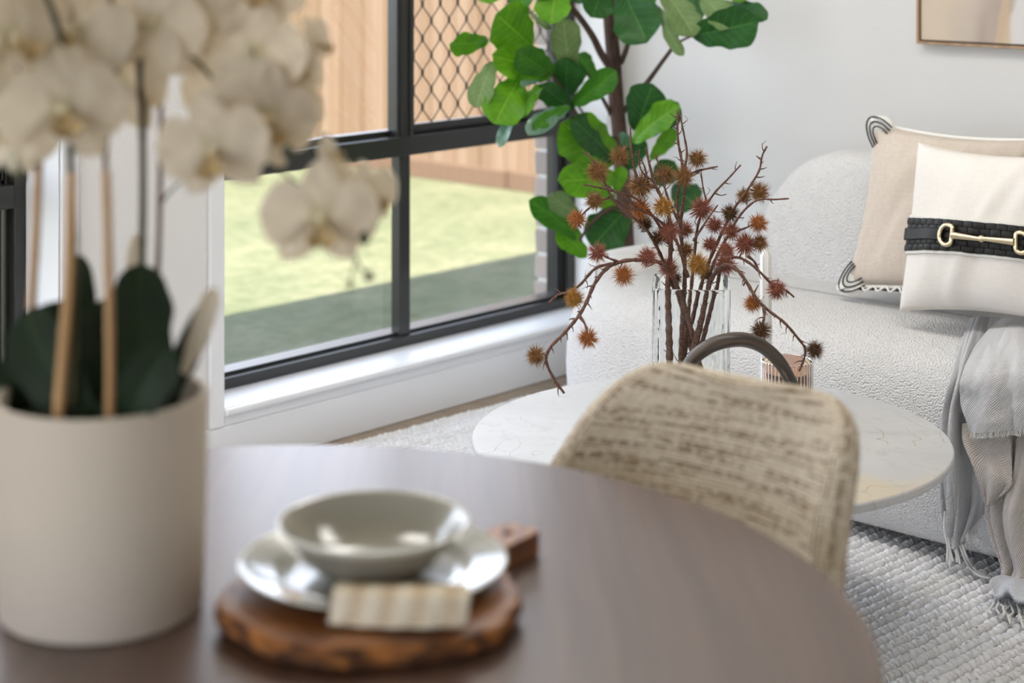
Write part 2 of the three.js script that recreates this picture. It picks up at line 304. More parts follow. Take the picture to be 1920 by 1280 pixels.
// ---------------------------------------------------------------- outside
{
  const grass = tex(1024, 1024, (u, v) => { const a = fbm(u, v, 6, 3, 60), b = fbm(u, v, 60, 3, 64), k = a * 0.55 + b * 0.55 - 0.05; return mixc([66, 74, 46], [98, 98, 76], clamp(k * 1.7 - 0.35)); }, true, [0.4, 0.4]);
  const g = metric(new THREE.BoxGeometry(60, 0.2, 60)); g.translate(-4, -0.22, 0);
  const m = new THREE.Mesh(g, std({ map: grass, roughness: 1, bumpMap: tex(256, 256, (u, v) => fbm(u, v, 64, 2, 70), false, [2, 2]), bumpScale: 0.004 })); m.name = 'lawn'; m.userData = { kind: 'structure' }; m.receiveShadow = true; m.castShadow = true; scene.add(m);
  // paling fence
  const FZ = -3.08, f = thing('paling_fence', 'tan timber paling fence with a low kickboard beyond the lawn', 'fence', [-4, -0.12, FZ]);
  const wood = (c0, c1, s) => std({ roughness: 0.9, map: tex(128, 512, (u, v) => mixc(c0, c1, clamp(noise(u, v, 14, 3, s) * 0.6 + noise(u, v, 40, 6, s + 1) * 0.4)), true, [6, 0.55]) });
  const ms = [wood([94, 75, 58], [114, 93, 75], 80), wood([99, 81, 65], [117, 99, 82], 82), wood([90, 72, 54], [108, 87, 68], 84)];
  const pal = rbox(-0.049, 0.049, 0, 1.75, -0.009, 0.009, 0.003, 1), kb = rbox(-1.19, 1.19, 0, 0.105, -0.02, 0.02, 0.004, 1), post = rbox(-0.05, 0.05, 0, 1.7, -0.05, 0.05, 0.004, 1);
  const km = wood([76, 57, 42], [94, 73, 56], 86);
  for (let i = 0; i < 150; i++) piece(f, 'paling', pal, ms[Math.floor(rnd() * 3)], V(5.5 - i * 0.1, 0.10 + rr(0, 0.004), i % 2 ? 0.006 : -0.004), new THREE.Quaternion().setFromEuler(new THREE.Euler(0, rr(-0.03, 0.03), rr(-0.004, 0.004))));
  for (let i = 0; i < 7; i++) { piece(f, 'kickboard', kb, km, V(4.3 - i * 2.4, 0, 0.03)); piece(f, 'post', post, km, V(5.5 - i * 2.4, 0, -0.065)); }
  for (const y of [0.35, 1.45]) piece(f, 'rail', rbox(-7.6, 7.6, -0.04, 0.04, -0.02, 0.02, 0.004, 1), km, V(-2, y, -0.035));
}

// ---------------------------------------------------------------- rug
{
  const X0 = 0.13, X1 = 3.25, Z0 = 0.28, Z1 = 2.15, L = Z1 - Z0;
  const t = thing('rug', 'chunky looped pale grey wool rug under the sofa and coffee table', 'rug', [X0, 0, Z0]);
  t.rotation.y = -0.045;
  const bk = metric(new RoundedBoxGeometry(X1 - X0, 0.006, L, 1, 0.002)); bk.translate((X1 - X0) / 2, 0.004, L / 2);
  piece(t, 'backing', bk, std({ color: lin(0.40, 0.39, 0.37), roughness: 1 }));
  const fuzz = tex(256, 256, (u, v) => fbm(u, v, 48, 3, 90), false, [30, 30]);
  const ms = [[0.90, 0.895, 0.90], [0.88, 0.87, 0.87], [0.92, 0.915, 0.92], [0.86, 0.85, 0.84], [0.90, 0.90, 0.915]].map((c) => phy({ color: lin(...c), roughness: 1, specularIntensity: 0.2, sheen: 0.7, sheenColor: lin(0.95, 0.95, 0.96), sheenRoughness: 0.8, bumpMap: fuzz, bumpScale: 0.0015 }));
  const rows = [];
  for (let k = 0; k < 7; k++) {
    const P = []; let z = 0;
    while (z < L) {
      const len = rr(0.012, 0.021), fat = rr(0.88, 1.12), sk = rr(-0.4, 0.9), dx = rr(-0.002, 0.002), top = rr(0.88, 1.12);
      for (let q = 0; q < 4; q++) {
        const w = q / 4, e = [0.76, 0.95, 1.0, 0.92][q], row = [];
        for (let a = 0; a <= 7; a++) { const th = (a / 7 - 0.5) * Math.PI * 1.12; row.push(V(dx + Math.sin(th) * 0.0126 * e * fat, 0.006 + Math.max(-0.003, Math.cos(th) * 0.0145 * e * top), z + w * len + sk * 0.012 * Math.sin(th))); }
        P.push(row);
      }
      z += len;
    }
    rows.push(gridGeo(P));
  }
  const n = Math.floor((X1 - X0 - 0.02) / 0.0265);
  for (let i = 0; i < n; i++) piece(t, 'yarn_row', rows[i % 7], ms[Math.floor(rnd() * ms.length)], V(0.02 + i * 0.0265 + rr(-0.0015, 0.0015), 0.0, 0), null, V(1, 1, 1));
}

// ---------------------------------------------------------------- sofa
const cells = (n, s) => { const p = []; let q = s; const r = () => { q = Math.imul(q ^ (q >>> 15), 0x2c1b3c6d) + 0x9e3779b9 | 0; return ((q ^ (q >>> 13)) >>> 0) / 4294967296; }; for (let i = 0; i < n * n; i++) p.push([r(), r()]);
  return (u, v) => { const x = u * n, y = v * n, i = Math.floor(x), j = Math.floor(y); let d = 9; for (let b = -1; b < 2; b++) for (let a = -1; a < 2; a++) { const q = p[((j + b + n) % n) * n + (i + a + n) % n], dx = i + a + q[0] - x, dy = j + b + q[1] - y; d = Math.min(d, dx * dx + dy * dy); } return Math.sqrt(d); }; };
const W40 = cells(40, 5), W22 = cells(22, 9);
const boucleB = tex(512, 512, (u, v) => clamp(1 - W40(u, v) * 1.05) * 0.75 + clamp(1 - W22(u, v)) * 0.35, false, [6, 6]);
const boucleC = tex(512, 512, (u, v) => mixc([204, 203, 200], [236, 234, 231], clamp(1.15 - W40(u, v) * 1.0) * 0.7 + fbm(u, v, 10, 3, 33) * 0.35), true, [6, 6]);  // pits between the loops darker: shade put into the yarn colour
M.boucle = std({ map: boucleC, roughness: 1, bumpMap: boucleB, bumpScale: 0.0055 });
{
  const t = thing('sofa', 'rounded off-white boucle sofa with a low curved end and a high back', 'sofa', [1.8, 0, 0.65]);
  // seat: one plump block with a rolled upper edge
  const xa = 0.46, xb = 3.22, za = 0.24, zb = 1.045, rings = [[0.80, 0.045], [0.06, 0.045], [0.028, 0.050], [0.012, 0.064], [0.004, 0.10], [-0.006, 0.17], [-0.010, 0.24], [-0.006, 0.31], [0.004, 0.365], [0.018, 0.402], [0.040, 0.431], [0.070, 0.449], [0.11, 0.459], [0.17, 0.465], [0.25, 0.468], [0.33, 0.469], [0.4, 0.469]];
  const g = loft((xa + xb) / 2, (za + zb) / 2, (xb - xa) / 2, (zb - za) / 2, 0.37, rings, 0, 18, 24, true);
    part(t, 'seat', g, M.boucle);
  // back: low rounded arm round the end, then the tall hump
  const path = [[0.545, 0.80], [0.545, 0.72], [0.55, 0.60], [0.59, 0.49], [0.68, 0.40], [0.80, 0.352], [0.90, 0.338], [1.0, 0.335], [1.2, 0.335], [1.6, 0.335], [2.2, 0.335], [2.8, 0.335], [3.1, 0.335], [3.2, 0.335]].map(([x, z]) => V(x, 0, z));
  const c = new THREE.CatmullRomCurve3(path, false, 'centripetal'), N = 150, P = [];
  const topAt = (q) => { const s = q.x, end = sstep(3.25, 2.95, s); const low = 0.505 + 0.02 * sstep(0.55, 0.8, s); const k = clamp((s - 0.815) / 0.26); const hump = Math.sqrt(Math.max(0, 1 - (1 - k) * (1 - k))); return lerp(low, 0.797, s < 0.815 ? 0 : Math.pow(hump, 1.15)) * lerp(0.72, 1, end); };
  for (let i = 0; i <= N; i++) {
    const u = i / N, q = c.getPointAt(u), tg = c.getTangentAt(u), nx = V(-tg.z, 0, tg.x), cap = Math.min(Math.sqrt(Math.max(0.0004, 1 - Math.pow(1 - clamp(u / 0.035), 2))), Math.sqrt(Math.max(0.0004, 1 - Math.pow(1 - clamp((1 - u) / 0.03), 2))));
    const hw = lerp(0.115, 0.185, sstep(0.55, 0.95, q.x)) * cap, top = topAt(q), b0 = 0.10, row = [];
    for (let a = 0; a <= 40; a++) {
      const w = a / 40 * Math.PI * 2, cs = Math.cos(w), sn = Math.sin(w), e = 0.62, X = Math.sign(cs) * Math.pow(Math.abs(cs), e) * hw, Y = Math.sign(sn) * Math.pow(Math.abs(sn), e);
      const hh = (top - b0) / 2; row.push(V(q.x, b0 + hh + Y * hh * lerp(0.9, 1, cap), q.z).addScaledVector(nx, -X));
    }
    P.push(row);
  }
  part(t, 'backrest', gridGeo(P, true, (i, j, q) => [q.x * 0.9 + q.z * 0.5, q.y]), M.boucle);
  for (const [x, z] of [[0.9, 0.45], [0.9, 0.88], [2.9, 0.4], [2.9, 0.9]]) part(t, 'foot', lathe([[0, 0.0245], [0.022, 0.0245], [0.024, 0.027], [0.026, 0.047], [0, 0.047]], 20, [x, 0, z]), std({ color: lin(0.02, 0.02, 0.02), roughness: 0.5 }));
}

// ---------------------------------------------------------------- cushions
// four corners (top left, top right, bottom right, bottom left) and plumpness -> front or back skin
function pillow(K, t, { pinch = 0.05, n = 44, crease = 0, seedN = 1, side = 1 } = {}) {
  const [A, B, C, D] = K, nrm = B.clone().sub(A).cross(D.clone().sub(A)).normalize().multiplyScalar(-1), P = [];
  for (let j = 0; j <= n; j++) {
    const row = [];
    for (let i = 0; i <= n; i++) {
      let u = i / n * 2 - 1, v = j / n * 2 - 1; u = Math.sin(u * Math.PI / 2) * 0.35 + u * 0.65; v = Math.sin(v * Math.PI / 2) * 0.35 + v * 0.65;
      const uu = u * (1 - pinch * (1 - v * v)), vv = v * (1 - pinch * (1 - u * u)), a = uu * 0.5 + 0.5, b = vv * 0.5 + 0.5;
      const p = A.clone().lerp(B, a).lerp(D.clone().lerp(C, a), b);
      const e = Math.pow(Math.max(0, (1 - u * u) * (1 - v * v)), 0.42);
      let h = t * e;
      if (crease) h += crease * e * (noise(a, b, 7, 3, seedN) - 0.5 + 0.6 * (noise(clamp(a * 0.8 + b * 0.35, 0, 0.999), clamp(b * 0.5, 0, 0.999), 16, 3, seedN + 1) - 0.5));
      row.push(p.addScaledVector(nrm, side * h));
    }
    P.push(side > 0 ? row : row.reverse());
  }
  return P;
}
const linen = (c0, c1, s, rep = 8) => tex(256, 256, (u, v) => mixc(c0, c1, noise(u, v, 128, 10, s) * 0.5 + noise(u, v, 10, 128, s + 1) * 0.5), true, [rep, rep]);
const weaveB = tex(256, 256, (u, v) => 0.5 + 0.25 * Math.sin(u * 64 * Math.PI * 2) + 0.25 * Math.sin(v * 64 * Math.PI * 2), false, [6, 6]);
let BEIGE, WHITE;
{
  BEIGE = [at(1641, 231, 4.60), at(1945, 262, 4.26), at(1893, 565, 4.20), at(1588, 537, 4.53)];
  const c = BEIGE.reduce((a, b) => a.add(b), V(0, 0, 0)).multiplyScalar(0.25), base = BEIGE[3].clone().lerp(BEIGE[2], 0.5);
  const t = thing('cushion', 'beige linen cushion with a black and white zigzag trimmed edge on the sofa', 'cushion', base);
  const m = std({ map: linen([202, 187, 171], [222, 210, 196], 120), roughness: 1, bumpMap: weaveB, bumpScale: 0.0015 });
  part(t, 'cover', merge([gridGeo(pillow(BEIGE, 0.066, { pinch: 0.09, crease: 0.018, seedN: 21 })), gridGeo(pillow(BEIGE, 0.05, { pinch: 0.09, side: -1 }))]), m);
  // trim: a pale folded band round the seam with a dark zigzag cord
  const [A, B, C, D] = BEIGE, edge = (k, s) => { const q = [A, B, C, D], a = q[k], b = q[(k + 1) % 4], mid = s * (1 - s) * 4; return a.clone().lerp(b, s).lerp(c, 0.07 * mid); };
  const nrm = B.clone().sub(A).cross(D.clone().sub(A)).normalize().multiplyScalar(-1);
  const white = std({ color: lin(0.78, 0.76, 0.70), roughness: 1 }), black = std({ color: lin(0.012, 0.012, 0.013), roughness: 0.9 });
  // bottom seam: a pale band with a dark cord beneath and a pale zigzag over it
  const seam = (k, s, o, up) => { const p = edge(k, s); return p.addScaledVector(p.clone().sub(c).normalize(), o).addScaledVector(nrm, up); };
  const run = (k, a, b, n, f, r, m, label, name = 'trim_cord') => { const q = []; for (let i = 0; i <= n; i++) { const w = i / n; q.push(seam(k, lerp(a, b, w), ...f(w, i))); } part(t, name, tube(q, r, n * 4, 6), m, label); };
  run(2, 0, 1, 50, () => [0.004, 0.002], 0.0065, white, 'pale corded seam');
  run(2, 0, 1, 50, (w) => [0.012, 0.006 + 0.002 * Math.sin(w * 40)], 0.0035, black, 'black cord below the seam');
  run(2, 0, 1, 26, (w, i) => [i % 2 ? 0.004 : 0.019, 0.016], 0.0030, white, 'pale zigzag braid');
  run(3, 0, 1, 50, () => [0.000, -0.004], 0.0050, white, 'pale corded seam'); run(3, 0.05, 0.96, 50, (w) => [0.0035 + 0.002 * Math.sin(w * 23), -0.008], 0.0022, black, 'black cord along the side seam');
  run(0, 0, 1, 50, () => [0.000, -0.006], 0.0050, white, 'pale corded seam');
  for (const [K, flat] of [[A, 0], [D, 1]]) {          // gathered corners with looped cords
    const o = K.clone().sub(c).normalize(), s = o.clone().cross(nrm).normalize();
    const tuft = [], w = flat ? 0.034 : 0.036, L = flat ? 0.034 : 0.030; for (let j = 0; j <= 8; j++) { const row = []; for (let i = 0; i <= 12; i++) { const a = i / 12 * 2 - 1, v = j / 8; row.push(K.clone().addScaledVector(o, -0.060 + L * v * 2.3 * (1 - 0.35 * a * a)).addScaledVector(s, a * w * (0.75 + 0.25 * Math.sin(v * 2.4))).addScaledVector(nrm, 0.010 * Math.cos(a * 1.5) + 0.004 * Math.sin(a * 9) * v)); } tuft.push(row); }
    part(t, 'corner_tuft', thick(tuft, 0.010, 2), white, 'pale gathered corner');
    for (let q = 0; q < 3; q++) { const P = []; for (let i = 0; i <= 16; i++) { const a = i / 16 * 2 - 1, e = 1 - q * 0.24; P.push(K.clone().addScaledVector(o, -0.066 + (0.078 - q * 0.016) * Math.pow(Math.max(0, 1 - a * a * 0.96), 0.6)).addScaledVector(s, a * 0.036 * e).addScaledVector(nrm, 0.017 + 0.003 * q)); } part(t, 'trim_cord', tube(P, 0.0021, 50, 6), black, 'black cord looped round the corner'); }
  }
}
{
  WHITE = [at(1722, 267, 4.32), at(2010, 292, 4.00), at(1995, 608, 3.95), at(1686, 584, 4.24)];
  const base = WHITE[3].clone().lerp(WHITE[2], 0.5);
  const t = thing('cushion', 'white cushion with a woven black leather belt and gold snaffle bit on the sofa', 'cushion', base);
  const o = { pinch: 0.08, crease: 0.016, seedN: 31, n: 56 };
  const F = pillow(WHITE, 0.078, o);
  part(t, 'cover', merge([gridGeo(F), gridGeo(pillow(WHITE, 0.040, { pinch: 0.08, side: -1 }))]), std({ map: linen([217, 211, 203], [229, 223, 215], 140), roughness: 0.95 }));
  const N = gridNormals(F), nn = F.length - 1;
  const S = (a, b, up) => { const x = clamp(a) * nn, y = clamp(b) * nn, i = Math.min(nn - 1, Math.floor(x)), j = Math.min(nn - 1, Math.floor(y)), fx = x - i, fy = y - j, bl = (G) => G[j][i].clone().lerp(G[j][i + 1], fx).lerp(G[j + 1][i].clone().lerp(G[j + 1][i + 1], fx), fy); return bl(F).addScaledVector(bl(N).normalize(), up); };
  const leather = phy({ color: lin(0.012, 0.010, 0.008), roughness: 0.45, specularIntensity: 0.6 }), gold = std({ color: lin(0.72, 0.60, 0.40), metalness: 1, roughness: 0.28 }), stitchM = std({ color: lin(0.74, 0.71, 0.65), roughness: 1 });
  const b0 = 0.465, b1 = 0.630, strip = (a0, a1, c0, c1, up, th, nu = 20, nv = 3) => { const P = []; for (let j = 0; j <= nv; j++) { const row = []; for (let i = 0; i <= nu; i++) row.push(S(lerp(a0, a1, i / nu), lerp(c0, c1, j / nv), up + th / 2)); P.push(row); } return thick(P, th, 1); };
  part(t, 'belt_backing', strip(0.004, 0.996, b0, b1, 0.0, 0.004, 40, 6), leather);
  part(t, 'belt_edging', strip(0.004, 0.996, b0 - 0.014, b0 + 0.002, 0.0015, 0.003, 40), stitchM, 'pale edge above the belt'); part(t, 'belt_edging', strip(0.004, 0.996, b1 - 0.002, b1 + 0.014, 0.0015, 0.003, 40), stitchM, 'pale edge below the belt');
  // basket weave: each visible strap end its own small raised tile
  for (let r = 0; r < 5; r++) for (let k = 0; k < 16; k++) {
    const h = (b1 - b0) / 5, a0 = 0.010 + (k + (r % 2) * 0.5) * 0.0605, a1 = a0 + 0.055; if (a1 > 0.99) continue;
    const P = [];
    for (let j = 0; j <= 4; j++) { const row = []; for (let i = 0; i <= 4; i++) { const x = i / 4, y = j / 4; row.push(S(lerp(a0, a1, x), b0 + h * (r + 0.06 + 0.88 * y), 0.004 + 0.0035 * Math.sin(Math.PI * lerp(0.12, 0.88, x)) * (0.7 + 0.3 * Math.sin(Math.PI * y)))); } P.push(row); }
    part(t, 'weave_tile', thick(P, 0.003, 1), leather);
  }
  part(t, 'belt_strap', strip(0.004, 0.385, 0.520, 0.572, 0.009, 0.004, 20, 4), leather, 'plain leather strap leading to the bit'); part(t, 'belt_strap', strip(0.865, 0.996, 0.520, 0.572, 0.009, 0.004, 14, 4), leather, 'plain leather strap on the other side of the bit');
  const ring = (ca, dir) => { const P = [], ra = 0.043, rb = 0.050; for (let i = 0; i <= 24; i++) { const w = i / 24 * Math.PI * 2; let x = Math.cos(w) * ra; if (x * dir > 0.6 * ra) x = dir * 0.6 * ra; P.push(S(ca + x, 0.548 + Math.sin(w) * rb, 0.017)); } return tube(P, 0.0052, 60, 8, false); };
  part(t, 'bit_ring', ring(0.425, 1), gold, 'gold ring of the snaffle bit'); part(t, 'bit_ring', ring(0.815, -1), gold, 'gold ring of the snaffle bit');
  const bar = (a, b, r0, r1) => { const P = []; const A = S(a, 0.548, 0.022), B = S(b, 0.548, 0.022); for (let i = 0; i <= 8; i++) P.push(A.clone().lerp(B, i / 8)); return tube(P, (q) => lerp(r0, r1, q), 24, 8); };
  part(t, 'bit_bar', bar(0.455, 0.610, 0.0085, 0.0050), gold, 'tapered gold bar'); part(t, 'bit_bar', bar(0.788, 0.628, 0.0085, 0.0050), gold, 'tapered gold bar');
  const j = S(0.619, 0.548, 0.020), s = new THREE.SphereGeometry(0.0085, 16, 12); s.translate(j.x, j.y, j.z); part(t, 'bit_joint', s, gold);
}

// ---------------------------------------------------------------- throw blanket
{
  const tw = tex(256, 256, (u, v) => { const k = Math.sin((u * 40 + v * 40) * Math.PI * 2) * 0.5 + 0.5; return mixc([190, 189, 189], [216, 215, 215], k * 0.6 + noise(u, v, 90, 90, 151) * 0.4); }, true, [5, 5]);
  const tb = tex(256, 256, (u, v) => Math.sin((u * 40 + v * 40) * Math.PI * 2) * 0.5 + 0.5, false, [5, 5]);
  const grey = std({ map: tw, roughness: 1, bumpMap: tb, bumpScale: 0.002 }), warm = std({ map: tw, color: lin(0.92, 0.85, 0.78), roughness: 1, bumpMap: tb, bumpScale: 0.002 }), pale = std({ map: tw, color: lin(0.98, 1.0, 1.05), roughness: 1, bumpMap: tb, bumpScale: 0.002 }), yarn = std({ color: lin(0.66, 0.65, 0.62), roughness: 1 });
  const t = thing('throw_blanket', 'soft pale grey fringed throw draped over the front edge of the sofa', 'blanket', onZ(1860, 1120, 1.15).setY(0));
  const Q = (rows) => rows.map((r) => r.map(([x, y, z]) => onZ(x, y, z)));
  const wob = (amp, fx, fy) => (p, u, v) => { p.z += amp * Math.sin(u * fx + v * fy) * Math.min(1, v * 2.5); };
  part(t, 'back_fold', thick(refine(Q([
    [[1822, 596, 0.70], [1838, 595, 0.715], [1856, 596, 0.70], [1890, 599, 0.69]],
    [[1806, 640, 0.92], [1822, 640, 0.95], [1846, 642, 0.925], [1885, 645, 0.92]],
    [[1789, 700, 1.075], [1806, 700, 1.105], [1834, 705, 1.07], [1880, 705, 1.07]],
    [[1770, 780, 1.085], [1790, 780, 1.125], [1812, 780, 1.08], [1870, 780, 1.085]],
    [[1767, 880, 1.08], [1789, 880, 1.12], [1812, 880, 1.085], [1868, 880, 1.08]],
    [[1770, 955, 1.075], [1789, 962, 1.11], [1810, 960, 1.08], [1858, 935, 1.075]],
    [[1776, 984, 1.07], [1787, 1008, 1.085], [1798, 1028, 1.085], [1822, 982, 1.07]]]), 60, 100, (p, u, v) => { p.z += (0.011 * Math.sin(u * 22 + v * 2.5) + 0.005 * Math.sin(u * 47 - v * 4)) * Math.min(1, v * 2.5); }), 0.005), grey);
  part(t, 'right_fold', thick(refine(Q([
    [[1884, 760, 1.10], [1920, 750, 1.11], [1990, 750, 1.10]],
    [[1880, 870, 1.10], [1915, 870, 1.12], [1990, 870, 1.10]],
    [[1856, 942, 1.10], [1900, 950, 1.135], [1990, 955, 1.11]],
    [[1864, 1000, 1.10], [1905, 1005, 1.135], [1990, 1010, 1.12]],
    [[1882, 1060, 1.10], [1922, 1068, 1.13], [1990, 1075, 1.12]],
    [[1878, 1086, 1.12], [1914, 1094, 1.15], [1990, 1104, 1.15]]]), 50, 90, (p, u, v) => { p.z += (0.014 * Math.sin(u * 14 + v * 2) + 0.006 * Math.sin(u * 33 + v * 5)) * Math.min(1, v * 2.5); }), 0.005), warm);
  part(t, 'middle_fold', thick(refine(Q([
    [[1806, 795, 1.125], [1850, 795, 1.13], [1893, 793, 1.125]],
    [[1808, 826, 1.132], [1852, 850, 1.128], [1896, 862, 1.122]],
    [[1826, 868, 1.138], [1866, 888, 1.14], [1898, 903, 1.132]],
    [[1840, 915, 1.135], [1868, 918, 1.138], [1893, 915, 1.13]],
    [[1848, 948, 1.13], [1862, 939, 1.132], [1882, 926, 1.125]]]), 40, 50, wob(0.005, 12, 4)), 0.005), warm);
  const top = refine(Q([
    [[1879, 597, 0.68], [1903, 595, 0.70], [1935, 596, 0.67], [1990, 600, 0.62]],
    [[1842, 635, 0.97], [1875, 632, 0.965], [1912, 630, 0.965], [1990, 636, 0.93]],
    [[1812, 690, 1.125], [1855, 690, 1.135], [1906, 690, 1.115], [1985, 690, 1.12]],
    [[1802, 755, 1.145], [1850, 755, 1.155], [1905, 752, 1.13], [1975, 755, 1.15]],
    [[1820, 811, 1.145], [1856, 809, 1.155], [1909, 804, 1.13], [1970, 800, 1.15]]]), 60, 60, (p, u, v) => { p.z += 0.009 * (fbm(clamp(u, 0, 0.99), clamp(v, 0, 0.99), 5, 3, 160) - 0.5) * 2 + 0.018 * Math.exp(-Math.pow((u - 0.70) / 0.05, 2)) * v; });
  part(t, 'top_fold', thick(top, 0.006), grey);
  { const L = []; const hem = top[top.length - 1]; for (let i = 0; i < hem.length; i++) for (let k = 0; k < 3; k++) { const p = hem[i].clone().add(V(rr(-0.004, 0.004), 0, rr(-0.002, 0.002))); L.push(tube([p, p.clone().add(V(rr(-0.003, 0.003), -0.006, rr(0, 0.002))), p.clone().add(V(rr(-0.005, 0.005), -0.012, rr(0, 0.003)))], 0.0009, 3, 4)); } part(t, 'frayed_hem', merge(L), yarn); }
  part(t, 'floor_fold', thick(refine([
    [onZ(1880, 1078, 1.12), onZ(1915, 1086, 1.14), onZ(1990, 1096, 1.14)],
    [onZ(1864, 1086, 1.15), onZ(1905, 1092, 1.18), onZ(1990, 1104, 1.18)],
    [onZ(1859, 1098, 1.18), onZ(1900, 1104, 1.21), onZ(1990, 1116, 1.21)],
    [onZ(1866, 1112, 1.20), onZ(1902, 1118, 1.23), onZ(1990, 1130, 1.23)],
    [onY(1877, 1120, 0.030), onY(1905, 1126, 0.034), onY(1990, 1140, 0.034)]], 60, 40, (p, u, v) => { p.y += 0.007 * Math.sin(u * 15 + v * 3) * Math.sin(Math.PI * clamp(v)); p.z += 0.012 * Math.sin(u * 11 + 1) * v; }), 0.004), pale, 'pale end lying on the rug');
  const str = (pts) => part(t, 'fringe_strand', tube(pts, 0.0028, 20, 5), yarn);
  for (const [x0, y0, x1, y1] of [[1772, 958, 1776, 1052], [1776, 975, 1782, 1064], [1780, 990, 1783, 1058], [1784, 1000, 1795, 1054], [1789, 1012, 1800, 1058], [1775, 968, 1787, 1052]]) str([onZ(x0, y0, 1.085), onZ(lerp(x0, x1, 0.3) + rr(-3, 3), lerp(y0, y1, 0.35), 1.09), onZ(lerp(x0, x1, 0.7) + rr(-3, 3), lerp(y0, y1, 0.7), 1.095), onZ(x1, y1, 1.10)]);
  str([onZ(1800, 1022, 1.085), onZ(1806, 1040, 1.09), onY(1820, 1066, 0.03), onY(1840, 1080, 0.026), onY(1857, 1083, 0.025)]);
  str([onZ(1803, 1016, 1.085), onZ(1812, 1042, 1.09), onY(1824, 1062, 0.03), onY(1838, 1076, 0.026), onY(1850, 1080, 0.025)]);
  str([onZ(1812, 992, 1.085), onZ(1815, 1004, 1.085), onZ(1813, 1012, 1.085)]); str([onZ(1816, 990, 1.085), onZ(1813, 1000, 1.085), onZ(1811, 1008, 1.085)]);
  for (let i = 0; i < 16; i++) { const x = 1866 + i * 6.2, y = 1116 + i * 1.1, P = [onY(x, y, 0.030)]; let px = x, py = y; for (let k = 0; k < 4; k++) { px += rr(-11, 7); py += rr(4, 15); P.push(onY(px, py, 0.027 + rr(0, 0.006))); } str(P); }
}

// ---------------------------------------------------------------- picture
{
  const p = onZ(1720, 82, 0.03), W = 1.5, H = 1.0, x = p.x, y = p.y;
  const t = thing('framed_picture', 'large abstract painting in beige and grey washes in a thin wooden frame', 'picture', [x + W / 2, y, 0]);
  const oak = std({ roughness: 0.6, map: tex(128, 256, (u, v) => mixc([150, 120, 92], [186, 156, 124], noise(u, v, 20, 3, 170)), true, [3, 3]) });
  const fw = 0.008, d = 0.036;
  part(t, 'frame', merge([rbox(x, x + W, y, y + fw, 0.001, d, 0.001), rbox(x, x + W, y + H - fw, y + H, 0.001, d, 0.001), rbox(x, x + fw, y + fw, y + H - fw, 0.001, d, 0.001), rbox(x + W - fw, x + W, y + fw, y + H - fw, 0.001, d, 0.001)]), oak);
  part(t, 'backing', box(x + fw, x + W - fw, y + fw, y + H - fw, 0.002, 0.012), std({ color: lin(0.02, 0.015, 0.01) }));
  const paint = tex(1024, 512, (u, v) => {
    const X = u * 1.5, Y = v; let c = [206, 188, 164];
    const w = fbm(u, v, 6, 4, 180), s = noise(u, v, 40, 3, 186);
    c = mixc(c, [190, 176, 164], sstep(0.10, 0.30, X + w * 0.14) * sstep(0.9, 0.2, Y)); c = mixc(c, [168, 152, 140], sstep(0.17, 0.22, X + (w - 0.5) * 0.12) * sstep(0.34, 0.28, X));
    c = mixc(c, [212, 209, 206], sstep(0.275, 0.30, X + (w - 0.5) * 0.1)); c = mixc(c, [198, 170, 136], sstep(0.245, 0.26, X + (w - 0.5) * 0.05) * sstep(0.295, 0.275, X) * 0.8); c = mixc(c, [158, 156, 158], sstep(0.35, 0.42, X + (w - 0.5) * 0.14)); c = mixc(c, [214, 208, 200], sstep(0.55, 0.7, X + (w - 0.5) * 0.3)); c = mixc(c, [176, 150, 126], sstep(0.85, 1.0, X + (w - 0.5) * 0.4));
    return mixc(c, [224, 212, 196], s * 0.22);
  });
  const cg = rbox(x + fw + 0.004, x + W - fw - 0.004, y + fw + 0.004, y + H - fw - 0.004, 0.012, 0.031, 0.002); const uv = cg.attributes.uv, pp = cg.attributes.position; for (let i = 0; i < uv.count; i++) uv.setXY(i, (pp.getX(i) - x) / W, (pp.getY(i) - y) / H);
  part(t, 'canvas', cg, std({ map: paint, roughness: 0.9, bumpMap: plasterBump, bumpScale: 0.001 }));
}

